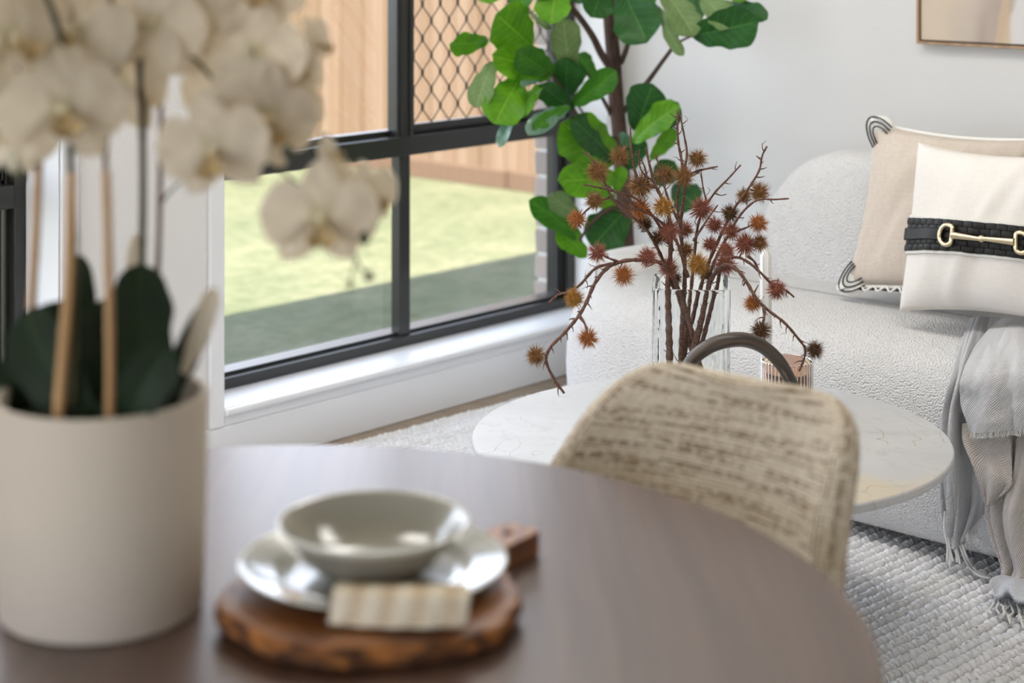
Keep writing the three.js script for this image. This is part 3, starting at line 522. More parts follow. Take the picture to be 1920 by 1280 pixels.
// ---------------------------------------------------------------- coffee table and what stands on it
const CT = [1.61, 1.737, 0.42];
{
  const [cx, cz, h] = CT, R = 0.462;
  const marble = tex(1024, 1024, (u, v) => {
    const w = fbm(u, v, 5, 5, 200), p = fbm(u, v, 3, 3, 210), q = fbm(u, v, 60, 3, 214);
    let c = mixc([186, 187, 188], [206, 207, 208], w); c = mixc(c, [202, 190, 166], sstep(0.46, 0.66, p + (w - 0.5) * 0.3) * 0.75); c = mixc(c, [172, 175, 178], sstep(0.6, 0.75, q) * 0.3);
    const vein = Math.abs(((u * 3 + v * 11 + fbm(u, v, 4, 5, 220) * 7) % 1) - 0.5); c = mixc(c, [150, 122, 86], sstep(0.022, 0.0, vein) * sstep(0.46, 0.60, fbm(u, v, 9, 3, 226)) * 0.75); return c;
  }, true, [0.9, 0.9]);
  const t = thing('coffee_table', 'round pale marble coffee table in front of the sofa', 'coffee table', [cx, 0, cz]);
  marble.offset.set(-0.80, 0.14);
  const m = phy({ map: marble, roughness: 0.5, specularIntensity: 0.6 });
  const top = lathe([[0, h - 0.022], [R - 0.012, h - 0.022], [R - 0.004, h - 0.020], [R, h - 0.015], [R, h - 0.005], [R - 0.002, h - 0.002], [R - 0.006, h], [0, h]], 160, [cx, 0, cz]);
  part(t, 'tabletop', metric(toCreasedNormals(top, 0.5)), m);
  const ped = []; for (let j = 0; j <= 12; j++) { const y = 0.0245 + (h - 0.0465) * j / 12, row = []; for (let i = 0; i <= 192; i++) { const a = i / 192 * Math.PI * 2, r = 0.15 + 0.004 * Math.abs(Math.cos(a * 24)) + 0.02 * Math.pow(Math.abs(j / 6 - 1), 3); row.push(V(cx + r * Math.cos(a), y, cz - r * Math.sin(a))); } ped.push(row); }
  part(t, 'pedestal', gridGeo(ped, true), m);
}
const glassClear = phy({ color: lin(0.985, 1, 0.99), roughness: 0.0, transmission: 1, thickness: 0.01, ior: 1.16 });
const VA = at(1296, 700, 3.62);
{
  const h = CT[2] + 0.001, H = 0.277, hx = 0.0765, hz = 0.086, q = 0.0125;
  const t = thing('vase', 'clear square glass vase with thick walls holding dried burr twigs', 'vase', [VA.x, h, VA.z]);
  part(t, 'glass_body', toCreasedNormals(loft(VA.x, VA.z, hx, hz, 0.016, [[0.0762, h], [0.004, h], [0.001, h + 0.001], [0, h + 0.004], [0, h + H - 0.003], [0.001, h + H - 0.001], [0.003, h + H], [q - 0.003, h + H], [q - 0.001, h + H - 0.001], [q, h + H - 0.003], [q, h + 0.022], [q + 0.006, h + 0.018], [0.0762, h + 0.018]], YAW - 0.10, 6, 2), 0.7), glassClear);
}
// dried twigs: each a tapering stem with side spurs and its own burrs
{
  const burr = (s) => {
    seed = 700 + s * 31; const L = [], core = new THREE.IcosahedronGeometry(0.36, 2); L.push(core);
    const pos = [], nor = [], n = 300;
    for (let i = 0; i < n; i++) {
      const y = 1 - 2 * (i + 0.5) / n, a = i * 2.399963 + rr(-0.2, 0.2), d = V(Math.cos(a) * Math.sqrt(1 - y * y), y, Math.sin(a) * Math.sqrt(1 - y * y)).add(V(rr(-0.12, 0.12), rr(-0.12, 0.12), rr(-0.12, 0.12))).normalize();
      const u = V(d.y, d.z, d.x).cross(d).normalize(), w = d.clone().cross(u), l = rr(0.72, 1.12), bend = V(rr(-0.14, 0.14), rr(-0.14, 0.14), rr(-0.14, 0.14)), R = 0.027;
      const ring = (k, r) => [0, 1, 2].map((q) => d.clone().multiplyScalar(k).addScaledVector(bend, k * k).addScaledVector(u, Math.cos(q * 2.094) * r).addScaledVector(w, Math.sin(q * 2.094) * r));
      const A = ring(0.34, R), B = ring(l * 0.7, R * 0.62), T = d.clone().multiplyScalar(l).add(bend);
      for (let q = 0; q < 3; q++) { const r = (q + 1) % 3; for (const f of [[A[q], A[r], B[r]], [A[q], B[r], B[q]], [B[q], B[r], T]]) { const nn = f[1].clone().sub(f[0]).cross(f[2].clone().sub(f[0])).normalize(); for (const p of f) { pos.push(p.x, p.y, p.z); nor.push(nn.x, nn.y, nn.z); } } }
    }
    const g = new THREE.BufferGeometry(); g.setAttribute('position', new THREE.Float32BufferAttribute(pos, 3)); g.setAttribute('normal', new THREE.Float32BufferAttribute(nor, 3)); L.push(g); return merge(L);
  };
  const BG = [0, 1, 2, 3].map(burr);
  const bm = (c) => std({ color: lin(...c), roughness: 0.8 });
  const BM = { b: bm([0.27, 0.135, 0.045]), o: bm([0.42, 0.16, 0.045]), r: bm([0.33, 0.125, 0.080]), g: bm([0.44, 0.23, 0.05]), d: bm([0.13, 0.070, 0.032]) };
  const bark = std({ roughness: 0.95, map: tex(64, 256, (u, v) => mixc([80, 56, 47], [136, 104, 90], noise(u, v, 8, 40, 240)), true, [20, 20]) });
  const W = (x, y, f) => at(x, y, f);
  const stem = (label, lines, burrs) => {
    const b0 = lines[0].pts[0]; const base = W(...b0);
    const t = thing('dried_burr_twig', label, 'dried twig', base, 'dried burr twigs in the glass vase');
    for (const l of lines) {
      const P = l.pts.map((p) => W(...p)), c = new THREE.CatmullRomCurve3(P, false, 'centripetal'), len = c.getLength(), L = [tube(P, (u) => lerp(l.r0, l.r1, u) * 1.18 * (1 + 0.16 * Math.sin(u * len * 260)), Math.max(14, Math.ceil(len * 110)), 6)];
      const n = Math.floor(len / 0.017);
      for (let i = 1; i < n; i++) {
        if (P[0].y < 0.68 && i / n < 0.45 && rnd() < 0.6) continue;
        const u = (i + rr(-0.3, 0.3)) / n, p = c.getPointAt(u), tg = c.getTangentAt(u), d = V(rr(-1, 1), rr(-1, 1), rr(-1, 1)).cross(tg).normalize(), s = rr(0.006, 0.019);
        L.push(tube([p, p.clone().addScaledVector(d, s * 0.6).addScaledVector(tg, s * 0.3), p.clone().addScaledVector(d, s).addScaledVector(tg, s * rr(0.5, 1.0))], (q) => lerp(l.r1 * 1.0, 0.0005, q), 5, 4));
        if (rnd() < 0.4) { const e = p.clone().addScaledVector(d, s).addScaledVector(tg, s * 0.6); L.push(tube([e, e.clone().add(V(rr(-0.008, 0.008), rr(-0.006, 0.009), rr(-0.008, 0.008)))], 0.0005, 2, 3)); }
      }
      part(t, 'twig', merge(L), bark);
    }
    for (const [x, y, f, r, c] of burrs) {
      const p = W(x, y, f), s = r / FOCAL * f * 1.28;
      piece(t, 'burr', BG[Math.floor(rnd() * 4)], BM[c], p.sub(base), new THREE.Quaternion().setFromEuler(new THREE.Euler(rr(0, 6), rr(0, 6), rr(0, 6))), s);
    }
  };
  seed = 4242;
  const B = 808; // pixel height of the vase's inner floor
  stem('dried twig drooping to the left over the edge of the marble table', [
    { pts: [[1330, B - 45, 3.62], [1290, 600, 3.60], [1262, 520, 3.57], [1240, 494, 3.53], [1215, 488, 3.50], [1170, 489, 3.47], [1140, 501, 3.45], [1116, 530, 3.44], [1098, 570, 3.43], [1085, 592, 3.42], [1060, 622, 3.42], [1030, 654, 3.41], [1024, 676, 3.41], [1040, 712, 3.41], [1058, 737, 3.41]], r0: 0.0050, r1: 0.0022 },
    { pts: [[1290, 520, 3.57], [1262, 440, 3.56], [1210, 397, 3.54], [1175, 386, 3.53], [1148, 372, 3.52]], r0: 0.0030, r1: 0.0014 },
    { pts: [[1150, 494, 3.45], [1118, 502, 3.46], [1085, 536, 3.47], [1062, 548, 3.48], [1045, 553, 3.48], [1028, 569, 3.48]], r0: 0.0028, r1: 0.0015 },
    { pts: [[1158, 490, 3.46], [1142, 484, 3.45], [1128, 478, 3.44]], r0: 0.0024, r1: 0.0015 }, { pts: [[1086, 592, 3.42], [1096, 606, 3.41], [1101, 622, 3.40]], r0: 0.0028, r1: 0.0016 }],
    [[1120, 474, 3.44, 19, 'r'], [1170, 516, 3.45, 20, 'o'], [1077, 559, 3.45, 19, 'g'], [1102, 634, 3.40, 19, 'o'], [1005, 667, 3.41, 19, 'b'], [1214, 482, 3.49, 19, 'r']]);
  stem('dried twig leaning up to the left with burrs before the fig leaves', [
    { pts: [[1318, B - 45, 3.66], [1282, 600, 3.63], [1248, 500, 3.60], [1212, 430, 3.56], [1172, 396, 3.53], [1149, 374, 3.52], [1136, 346, 3.51], [1128, 328, 3.50], [1108, 296, 3.50], [1092, 284, 3.50]], r0: 0.0050, r1: 0.0015 },
    { pts: [[1262, 470, 3.58], [1222, 402, 3.56], [1190, 371, 3.55], [1150, 356, 3.54], [1130, 340, 3.53]], r0: 0.0030, r1: 0.0013 },
    { pts: [[1205, 420, 3.56], [1190, 385, 3.54], [1160, 362, 3.53], [1125, 352, 3.52], [1094, 346, 3.52]], r0: 0.0030, r1: 0.0014 }, { pts: [[1146, 368, 3.52], [1120, 380, 3.51], [1100, 394, 3.50], [1084, 410, 3.50]], r0: 0.0022, r1: 0.0014 }],
    [[1121, 322, 3.50, 22, 'b'], [1162, 293, 3.54, 19, 'b'], [1115, 376, 3.50, 18, 'b'], [1082, 411, 3.50, 18, 'o'], [1209, 419, 3.57, 16, 'd']]);
  stem('dried twig standing tall with a pale forked tip left of centre', [
    { pts: [[1256, B - 45, 3.59], [1254, 640, 3.585], [1252, 540, 3.58], [1258, 450, 3.56], [1252, 395, 3.55], [1228, 345, 3.55], [1217, 305, 3.55], [1211, 276, 3.55]], r0: 0.0078, r1: 0.0018 },
    { pts: [[1280, 432, 3.57], [1250, 364, 3.56], [1239, 322, 3.56], [1229, 288, 3.56]], r0: 0.0028, r1: 0.0012 },
    { pts: [[1216, 346, 3.55], [1206, 306, 3.55], [1192, 288, 3.55]], r0: 0.0020, r1: 0.0010 },
    { pts: [[1230, 350, 3.55], [1202, 345, 3.54], [1188, 310, 3.54], [1183, 272, 3.54], [1182, 238, 3.54]], r0: 0.0030, r1: 0.0014 }, { pts: [[1226, 340, 3.55], [1204, 322, 3.53], [1197, 296, 3.53], [1200, 280, 3.53]], r0: 0.0020, r1: 0.0010 }],
    [[1200, 349, 3.55, 25, 'b'], [1200, 392, 3.55, 22, 'o'], [1235, 445, 3.57, 16, 'd']]);
  stem('tallest dried twig with two upright bare tips', [
    { pts: [[1272, B - 45, 3.62], [1278, 620, 3.62], [1284, 500, 3.60], [1276, 430, 3.60], [1284, 345, 3.60], [1277, 295, 3.60], [1271, 262, 3.60], [1270, 206, 3.60]], r0: 0.0052, r1: 0.0018 },
    { pts: [[1278, 440, 3.59], [1270, 382, 3.59], [1277, 342, 3.59], [1312, 323, 3.59]], r0: 0.0028, r1: 0.0013 },
    { pts: [[1300, 452, 3.60], [1330, 406, 3.61], [1346, 384, 3.61]], r0: 0.0024, r1: 0.0012 },
    { pts: [[1283, 318, 3.60], [1288, 288, 3.61], [1282, 250, 3.61], [1275, 214, 3.61]], r0: 0.0026, r1: 0.0013 }, { pts: [[1284, 330, 3.60], [1310, 320, 3.60], [1346, 312, 3.60]], r0: 0.0024, r1: 0.0014 }],
    [[1246, 327, 3.60, 19, 'b'], [1282, 331, 3.58, 20, 'b'], [1307, 298, 3.60, 19, 'b'], [1243, 388, 3.53, 20, 'g'], [1286, 469, 3.60, 16, 'b']]);
  stem('dried twig with a bare tip rising right of the tall twig', [
    { pts: [[1266, B - 45, 3.62], [1290, 600, 3.64], [1300, 500, 3.66], [1312, 410, 3.66], [1338, 364, 3.66], [1368, 332, 3.66], [1389, 309, 3.66]], r0: 0.0050, r1: 0.0016 },
    { pts: [[1326, 384, 3.66], [1318, 350, 3.66], [1314, 318, 3.66]], r0: 0.0018, r1: 0.0010 }, { pts: [[1340, 362, 3.66], [1352, 366, 3.65], [1362, 364, 3.65]], r0: 0.0014, r1: 0.0008 }],
    [[1316, 392, 3.64, 22, 'r'], [1284, 430, 3.62, 17, 'r'], [1255, 432, 3.55, 22, 'r']]);
  stem('dried twig reaching up to the upper right with a crooked tip', [
    { pts: [[1258, B - 45, 3.655], [1300, 600, 3.66], [1322, 510, 3.665], [1352, 440, 3.69], [1374, 395, 3.70], [1404, 352, 3.70], [1424, 318, 3.70], [1429, 292, 3.70], [1438, 274, 3.70]], r0: 0.0052, r1: 0.0017 },
    { pts: [[1428, 300, 3.70], [1418, 292, 3.70]], r0: 0.0016, r1: 0.0008 }, { pts: [[1350, 442, 3.70], [1360, 420, 3.70], [1369, 402, 3.70]], r0: 0.0020, r1: 0.0014 }],
    [[1424, 360, 3.69, 19, 'b'], [1395, 368, 3.72, 15, 'b'], [1369, 400, 3.70, 17, 'd'], [1340, 422, 3.68, 17, 'r']]);
  stem('dried twig with a long bare tip pointing to the right', [
    { pts: [[1275, B - 45, 3.645], [1318, 600, 3.65], [1334, 505, 3.66], [1366, 440, 3.64], [1392, 398, 3.63], [1422, 374, 3.62], [1450, 374, 3.62], [1479, 372, 3.62]], r0: 0.0050, r1: 0.0015 },
    { pts: [[1368, 438, 3.64], [1396, 428, 3.63], [1414, 420, 3.62]], r0: 0.0022, r1: 0.0014 }],
    [[1422, 419, 3.62, 18, 'o'], [1371, 434, 3.64, 17, 'r'], [1397, 458, 3.62, 22, 'r'], [1424, 456, 3.62, 17, 'b'], [1332, 458, 3.66, 15, 'r']]);
  stem('dried twig arching down to the right towards the amber candle', [
    { pts: [[1270, B - 45, 3.60], [1312, 610, 3.59], [1336, 520, 3.575], [1362, 496, 3.54], [1382, 505, 3.52], [1402, 532, 3.51], [1420, 562, 3.50], [1440, 581, 3.50], [1470, 604, 3.49], [1493, 630, 3.49], [1510, 655, 3.49], [1505, 680, 3.49], [1498, 696, 3.49]], r0: 0.0050, r1: 0.0018 },
    { pts: [[1432, 576, 3.50], [1433, 594, 3.49], [1428, 612, 3.48]], r0: 0.0030, r1: 0.0016 }, { pts: [[1412, 552, 3.50], [1422, 534, 3.51]], r0: 0.0018, r1: 0.0010 }, { pts: [[1398, 526, 3.51], [1394, 536, 3.51]], r0: 0.0016, r1: 0.0008 }],
    [[1411, 569, 3.51, 17, 'o'], [1427, 620, 3.48, 19, 'd'], [1527, 656, 3.48, 18, 'd'], [1362, 469, 3.56, 16, 'r'], [1308, 495, 3.55, 21, 'g'], [1322, 512, 3.60, 14, 'd']]);
  stem('short dried twig leaning right across the white candle', [
    { pts: [[1284, B - 45, 3.64], [1326, 610, 3.64], [1344, 540, 3.63], [1356, 492, 3.61], [1380, 482, 3.60], [1404, 492, 3.58], [1428, 513, 3.57], [1450, 534, 3.56], [1472, 543, 3.55], [1489, 557, 3.55]], r0: 0.0048, r1: 0.0018 },
    { pts: [[1402, 480, 3.60], [1414, 490, 3.61], [1424, 510, 3.62]], r0: 0.0024, r1: 0.0015 }],
    [[1457, 543, 3.55, 19, 'r'], [1360, 495, 3.60, 21, 'r'], [1253, 502, 3.56, 19, 'r'], [1266, 522, 3.60, 14, 'd']]);
}
{
  // arch of weathered wood standing on the table
  const f = 3.37, pts = [[1276, 730, f], [1296, 678, f], [1330, 650, f], [1362, 639, f], [1396, 637, f + 0.01], [1428, 648, f + 0.02], [1456, 672, f + 0.03], [1478, 705, f + 0.04], [1492, 740, f + 0.05]].map((p) => at(...p));
  pts.unshift(at(1268, 848, f)); pts.push(at(1500, 836, f + 0.05));
  const t = thing('driftwood_arch', 'dark weathered driftwood arch standing on the marble table in front of the vase', 'ornament', [pts[0].x, CT[2], pts[0].z]);
  const c = new THREE.CatmullRomCurve3(pts, false, 'centripetal'), n = 120, P = [], side = V(SY, 0, CY);
  for (let i = 0; i <= n; i++) { const u = i / n, p = c.getPointAt(u), tg = c.getTangentAt(u), b = side.clone().addScaledVector(tg, -side.dot(tg)).normalize(), a = b.clone().cross(tg), row = []; const e = Math.sqrt(clamp(Math.min(u, 1 - u) / 0.012)), wd = lerp(0.017, 0.013, sstep(0.5, 0.9, u)) * e + 0.0002, th = lerp(0.0125, 0.010, sstep(0.45, 0.9, u)) * e + 0.0002;
    for (let k = 0; k <= 20; k++) { const w = k / 20 * Math.PI * 2, g = 1 + 0.07 * Math.sin(w * 5 + u * 9) + 0.14 * (noise(u, k / 20, 12, 20, 250) - 0.5) + 0.16 * (noise(u, 0.5, 7, 3, 255) - 0.5); row.push(p.clone().addScaledVector(a, Math.cos(w) * th * g).addScaledVector(b, Math.sin(w) * wd * g)); } P.push(row); }
  part(t, 'arch', gridGeo(P, true, (i, j) => [i / 20, j / n]), phy({ roughness: 0.5, clearcoat: 0.15, map: tex(128, 512, (u, v) => mixc(mixc([44, 38, 34], [92, 78, 66], noise(u, v, 24, 8, 251)), [146, 126, 108], sstep(0.62, 0.8, noise(u, v, 10, 14, 253)) * sstep(0.35, 0.9, v)), true, [1, 1]) }));
}
{
  const p = onY(1476, 790, CT[2]), q = at(1476, 674, 3.68), h = CT[2] + 0.0005, H = q.y - h, R = 0.0525;
  const t = thing('candle_glass', 'ribbed amber glass tumbler candle on the marble table', 'candle', [q.x, h, q.z]);
  const N = 240, ringP = (r, y, rib) => { const row = []; for (let i = 0; i <= N; i++) { const a = i / N * Math.PI * 2, k = r + rib * 0.0012 * Math.cos(a * 40); row.push(V(q.x + k * Math.cos(a), h + y, q.z - k * Math.sin(a))); } return row; };
  part(t, 'tumbler', gridGeo([ringP(0.0005, 0, 0), ringP(R - 0.004, 0, 0), ringP(R - 0.001, 0.001, 0.5), ringP(R, 0.004, 1), ringP(R, H * 0.5, 1), ringP(R, H - 0.004, 1), ringP(R, H - 0.001, 0.6), ringP(R - 0.0012, H, 0), ringP(R - 0.003, H - 0.001, 0), ringP(R - 0.0036, H - 0.004, 0), ringP(R - 0.0036, 0.012, 0), ringP(R - 0.008, 0.009, 0), ringP(0.0005, 0.009, 0)], true), phy({ color: lin(0.66, 0.45, 0.36), transmission: 1, thickness: 0.01, roughness: 0.03, ior: 1.5 }));
  part(t, 'wax', lathe([[0, 0.0105], [R - 0.006, 0.0105], [R - 0.0042, 0.014], [R - 0.0042, H - 0.024], [R - 0.006, H - 0.025], [0, H - 0.026]], 64, [q.x, h, q.z]), std({ color: lin(0.72, 0.62, 0.47), roughness: 0.5 }));
  part(t, 'wick', tube([V(q.x, h + H - 0.027, q.z), V(q.x + 0.001, h + H - 0.018, q.z), V(q.x + 0.003, h + H - 0.012, q.z)], 0.0009, 6, 5), std({ color: lin(0.03, 0.025, 0.02) }));
}
{
  const f = 3.83, top = at(1436, 466, f), bot = CT[2] + 0.001, R = 0.0126;
  const t = thing('pillar_candle', 'slim white candle with a chamfered tip behind the dried twigs', 'candle', [top.x, bot, top.z]);
  part(t, 'wax', toCreasedNormals(lathe([[0, 0], [R - 0.001, 0], [R, 0.001], [R, top.y - bot - 0.015], [R * 0.42, top.y - bot - 0.003], [R * 0.3, top.y - bot], [0, top.y - bot]], 6, [top.x, bot, top.z]).rotateY(0), 0.9), std({ color: lin(0.86, 0.85, 0.82), roughness: 0.5 }));
}

// ---------------------------------------------------------------- fiddle-leaf fig in the corner
// a leaf between two places, with its own outline, fold and curl
const FIG = [[0, 0.02], [0.05, 0.26], [0.16, 0.52], [0.30, 0.66], [0.45, 0.80], [0.60, 0.95], [0.72, 1.0], [0.84, 0.92], [0.93, 0.66], [0.98, 0.34], [1, 0.05]];
function leafGeo(B, T, w, { roll = 0, arch = 0.06, fold = 0.10, wave = 0.02, outline = FIG, s = 1, nu = 10, nv = 18, th = 0.0009 } = {}) {
  const ax = T.clone().sub(B), L = ax.length(), a = ax.clone().normalize(), toCam = V(...EYE).sub(B.clone().lerp(T, 0.5)).normalize();
  const side = a.clone().cross(toCam).normalize(), n0 = side.clone().cross(a).normalize(), q = new THREE.Quaternion().setFromAxisAngle(a, roll * Math.PI / 180); side.applyQuaternion(q); const n = n0.applyQuaternion(q), P = [];
  for (let j = 0; j <= nv; j++) {
    const v = 1 - Math.pow(1 - j / nv, 1.15), hw = table(outline, v)[0] * w / 2 * (1 + 0.05 * Math.sin(v * 23 + s)), row = [];
    for (let i = 0; i <= nu; i++) { const u = i / nu * 2 - 1; row.push(B.clone().addScaledVector(ax, v).addScaledVector(side, u * hw).addScaledVector(n, arch * L * 4 * v * (1 - v) + fold * Math.abs(u) * hw - 0.12 * fold * hw + wave * L * Math.sin(v * 17 + u * 1.5 + s) * u * u + (noise(v * 0.9, u * 0.45 + 0.5, 5, 3, 260) - 0.5) * wave * L)); }
    P.push(row);
  }
  const uvf = (i, j) => [i / nu, 1 - Math.pow(1 - j / nv, 1.15)];
  const N = gridNormals(P), F = P.map((r, j) => r.map((p, i) => p.clone().addScaledVector(N[j][i], th / 2))), K = P.map((r, j) => r.map((p, i) => p.clone().addScaledVector(N[j][i], -th / 2)).reverse());
  return merge([gridGeo(F, false, uvf), gridGeo(K, false, (i, j) => uvf(nu - i, j))]);
}
const veins = (u, v, n, slope) => { const x = Math.abs(u - 0.5) * 2, mid = sstep(0.045, 0.012, x), k = Math.abs(((v - x * slope) * n % 1 + 1) % 1 - 0.5) * 2, side = sstep(0.90, 0.98, k) * sstep(1.0, 0.75, x); return Math.max(mid, side * 0.8); };
const leafMat = (c0, c1, cv, s, o) => phy({ map: tex(128, 256, (u, v) => mixc(mixc(c0, c1, fbm(u, v, 5, 3, s)), cv, veins(u, v, 8, 0.22) * 0.85), true), bumpMap: tex(128, 256, (u, v) => 0.5 - veins(u, v, 8, 0.22) * 0.4 + noise(u, v, 10, 16, s) * 0.15, false), bumpScale: 0.003, transmission: 0.42, thickness: 0, roughness: 0.6, specularIntensity: 0.5, clearcoat: 0.2, clearcoatRoughness: 0.3, ...o });
{
  const g0 = at(1150, 240, 5.36);
  const base = V(g0.x, 0, g0.z);
  const t = thing('fiddle_leaf_fig', 'fiddle-leaf fig tree with large green leaves in the corner by the window', 'plant', base);
  const bark = std({ roughness: 0.95, map: tex(128, 256, (u, v) => mixc([62, 46, 40], [104, 80, 70], fbm(u, v, 14, 3, 280)), true, [8, 3]), bumpMap: tex(128, 256, (u, v) => fbm(u, v, 20, 3, 281), false, [8, 3]), bumpScale: 0.003 });
  const f = 5.36, tr = [[1184, 700], [1176, 560], [1172, 420], [1167, 330], [1162, 255], [1157, 205], [1153, 150], [1150, 105], [1146, 60], [1143, 20], [1141, -40], [1140, -110]].map(([x, y]) => at(x, y, f));
  part(t, 'trunk', tube([V(base.x, 0.24, base.z), V(base.x, 0.42, base.z), ...tr.slice(1)], (u) => lerp(0.027, 0.020, u), 70, 12), bark);
  const br = (pts, r0, r1, d = 0) => part(t, 'branch', tube(pts.map(([x, y, g]) => at(x, y, g ?? f)), (u) => lerp(r0, r1, u), 24, 7), bark);
  br([[1154, 135, 5.36], [1138, 118, 5.33], [1124, 95, 5.30], [1113, 72, 5.28], [1092, 40, 5.25], [1075, 18, 5.22], [1058, -5, 5.2], [1030, -60, 5.15]], 0.013, 0.006);
  br([[1164, 118, 5.36], [1172, 100, 5.34], [1181, 70, 5.32], [1188, 40, 5.3], [1192, -30, 5.28]], 0.009, 0.005);
  br([[1168, 210, 5.36], [1185, 190, 5.34], [1213, 155, 5.30], [1240, 118, 5.26], [1263, 85, 5.22], [1272, 60, 5.20]], 0.009, 0.005);
  br([[1264, 84, 5.22], [1282, 74, 5.20], [1296, 68, 5.18]], 0.004, 0.003); br([[1272, 60, 5.2], [1290, 30, 5.18], [1310, -20, 5.15]], 0.005, 0.003);
  br([[1146, 215, 5.36], [1130, 185, 5.33], [1115, 160, 5.30], [1096, 130, 5.28]], 0.007, 0.004);
  br([[1158, 262, 5.36], [1120, 250, 5.30], [1084, 218, 5.24], [1060, 178, 5.20], [1034, 140, 5.18]], 0.007, 0.004);
  br([[1100, 232, 5.27], [1092, 210, 5.26], [1082, 196, 5.25]], 0.004, 0.003); br([[1172, 380, 5.36], [1130, 400, 5.30], [1100, 430, 5.26], [1086, 452, 5.24]], 0.007, 0.004);
  br([[1168, 320, 5.36], [1186, 290, 5.33], [1196, 262, 5.30]], 0.007, 0.004);
  const mats = {  // lit, shaded and shiny leaf tones are put into colour; pale undersides are real
    l: leafMat([84, 150, 4], [124, 188, 14], [170, 214, 70], 290, {}),
    m: leafMat([56, 124, 16], [82, 156, 28], [130, 184, 70], 293, {}),
    d: leafMat([24, 74, 20], [42, 102, 32], [84, 140, 60], 296, { transmission: 0.2 }),
    u: leafMat([104, 134, 76], [134, 160, 100], [176, 194, 136], 299, { transmission: 0.3, clearcoat: 0.1 }),
    w: leafMat([84, 124, 100], [120, 152, 130], [176, 194, 184], 302, { transmission: 0.2, clearcoat: 1, clearcoatRoughness: 0.12 }),
  };
  // base and tip in the crop (px = 800 + x / 2.782), width, depth at base and tip, material, roll, arch, fold
  const S = 2.782, leaves = [
    [330, -110, 330, 18, 135, 5.22, 5.1, 'l', 0], [505, -90, 500, 52, 115, 5.25, 5.15, 'm', 20], [690, -110, 645, 128, 160, 5.24, 5.12, 'l', 10], [528, 48, 652, 142, 60, 5.2, 5.12, 'u', 62],
    [545, 238, 362, 74, 232, 5.18, 5.05, 'l', 8, 0.02], [322, 214, 124, 226, 118, 5.15, 5.02, 'l', -30, 0.05], [652, 398, 342, 288, 150, 5.2, 5.06, 'l', 10], [660, 384, 468, 268, 148, 5.17, 5.04, 'm', -12, 0.04],
    [742, 420, 712, 96, 142, 5.22, 5.12, 'u', 15, 0.03], [728, 510, 735, 300, 130, 5.24, 5.16, 'd', -10], [352, 318, 256, 562, 120, 5.12, 5.04, 'u', 20], [486, 402, 352, 646, 190, 5.14, 5.02, 'l', 0, 0.04],
    [606, 428, 494, 452, 60, 5.12, 5.05, 'w', 66], [492, 540, 380, 768, 70, 5.12, 5.02, 'w', 38], [604, 440, 466, 622, 90, 5.16, 5.06, 'l', 30], [748, 556, 528, 704, 104, 5.16, 5.02, 'w', 30, 0.08], [748, 552, 552, 676, 66, 5.15, 5.03, 'm', 20, 0.05],
    [758, 550, 988, 368, 118, 5.24, 5.2, 'm', 10], [884, 402, 788, 282, 84, 5.34, 5.36, 'm', 0], [768, 566, 592, 440, 110, 5.22, 5.14, 'd', -20], [740, 500, 800, 330, 90, 5.3, 5.28, 'd', 0],
    [925, -100, 862, 92, 150, 5.3, 5.2, 'd', -10], [1022, -60, 1152, 220, 222, 5.28, 5.14, 'd', 6, 0.06], [1225, -60, 1396, 190, 150, 5.2, 5.1, 'u', -18], [1212, 30, 1340, 290, 74, 5.18, 5.1, 'u', 40], [1385, -100, 1402, 116, 110, 5.2, 5.12, 'd', 12],
    [1432, -10, 1604, 134, 138, 5.14, 5.04, 'u', -12], [1378, 186, 1732, 110, 192, 5.15, 4.98, 'd', 10, 0.05], [1560, 20, 1778, 100, 96, 5.12, 5.0, 'd', -20], [1630, -110, 1645, 12, 120, 5.12, 5.05, 'l', 0],
    [1092, 690, 1180, 438, 180, 5.32, 5.22, 'd', -8], [1110, 706, 1316, 540, 130, 5.30, 5.2, 'd', 14], [1072, 742, 1318, 546, 128, 5.28, 5.14, 'l', -22, 0.05], [1166, 832, 1292, 668, 82, 5.30, 5.22, 'l', 20],
    [985, 846, 706, 640, 232, 5.28, 5.08, 'l', -6, 0.04], [985, 846, 760, 618, 150, 5.275, 5.06, 'd', 24, 0.03], [990, 930, 688, 946, 158, 5.28, 5.1, 'l', 6, 0.05], [806, 1244, 534, 1046, 118, 5.30, 5.20, 'm', 12], [794, 1140, 642, 1012, 100, 5.26, 5.18, 'u', 0],
    [836, 1340, 678, 1196, 110, 5.32, 5.26, 'l', 14], [1052, 1076, 862, 1286, 205, 5.36, 5.28, 'd', -6, 0.05], [1288, 960, 1404, 1078, 150, 5.4, 5.34, 'd', 0], [1182, 960, 1296, 846, 120, 5.36, 5.3, 'd', 8], [1062, 884, 1126, 716, 100, 5.33, 5.28, 'd', -14], [986, 1006, 1020, 866, 70, 5.33, 5.3, 'l', 0], [985, 1100, 900, 1000, 90, 5.34, 5.3, 'l', 0],
    [1010, 690, 1062, 760, 60, 5.32, 5.28, 'd', 20], [1320, -90, 1330, 60, 120, 5.24, 5.18, 'd', 20], [1120, -120, 1100, 50, 160, 5.34, 5.26, 'm', 0], [800, -120, 790, 20, 120, 5.28, 5.22, 'd', 0], [600, -130, 590, -10, 120, 5.2, 5.15, 'd', 0]];
  leaves.forEach(([bx, by, tx, ty, w, f0, f1, m, roll, arch = 0.07], i) => {
    const B = at(800 + bx / S, by / S, f0), T = at(800 + tx / S, ty / S, f1);
    part(t, 'leaf', leafGeo(B, T, w / S / FOCAL * f0 * 1.16, { roll, arch, s: i * 1.7, fold: 0.10 + 0.12 * ((i * 7) % 5) / 5, wave: 0.02 }), mats[m]);
  });
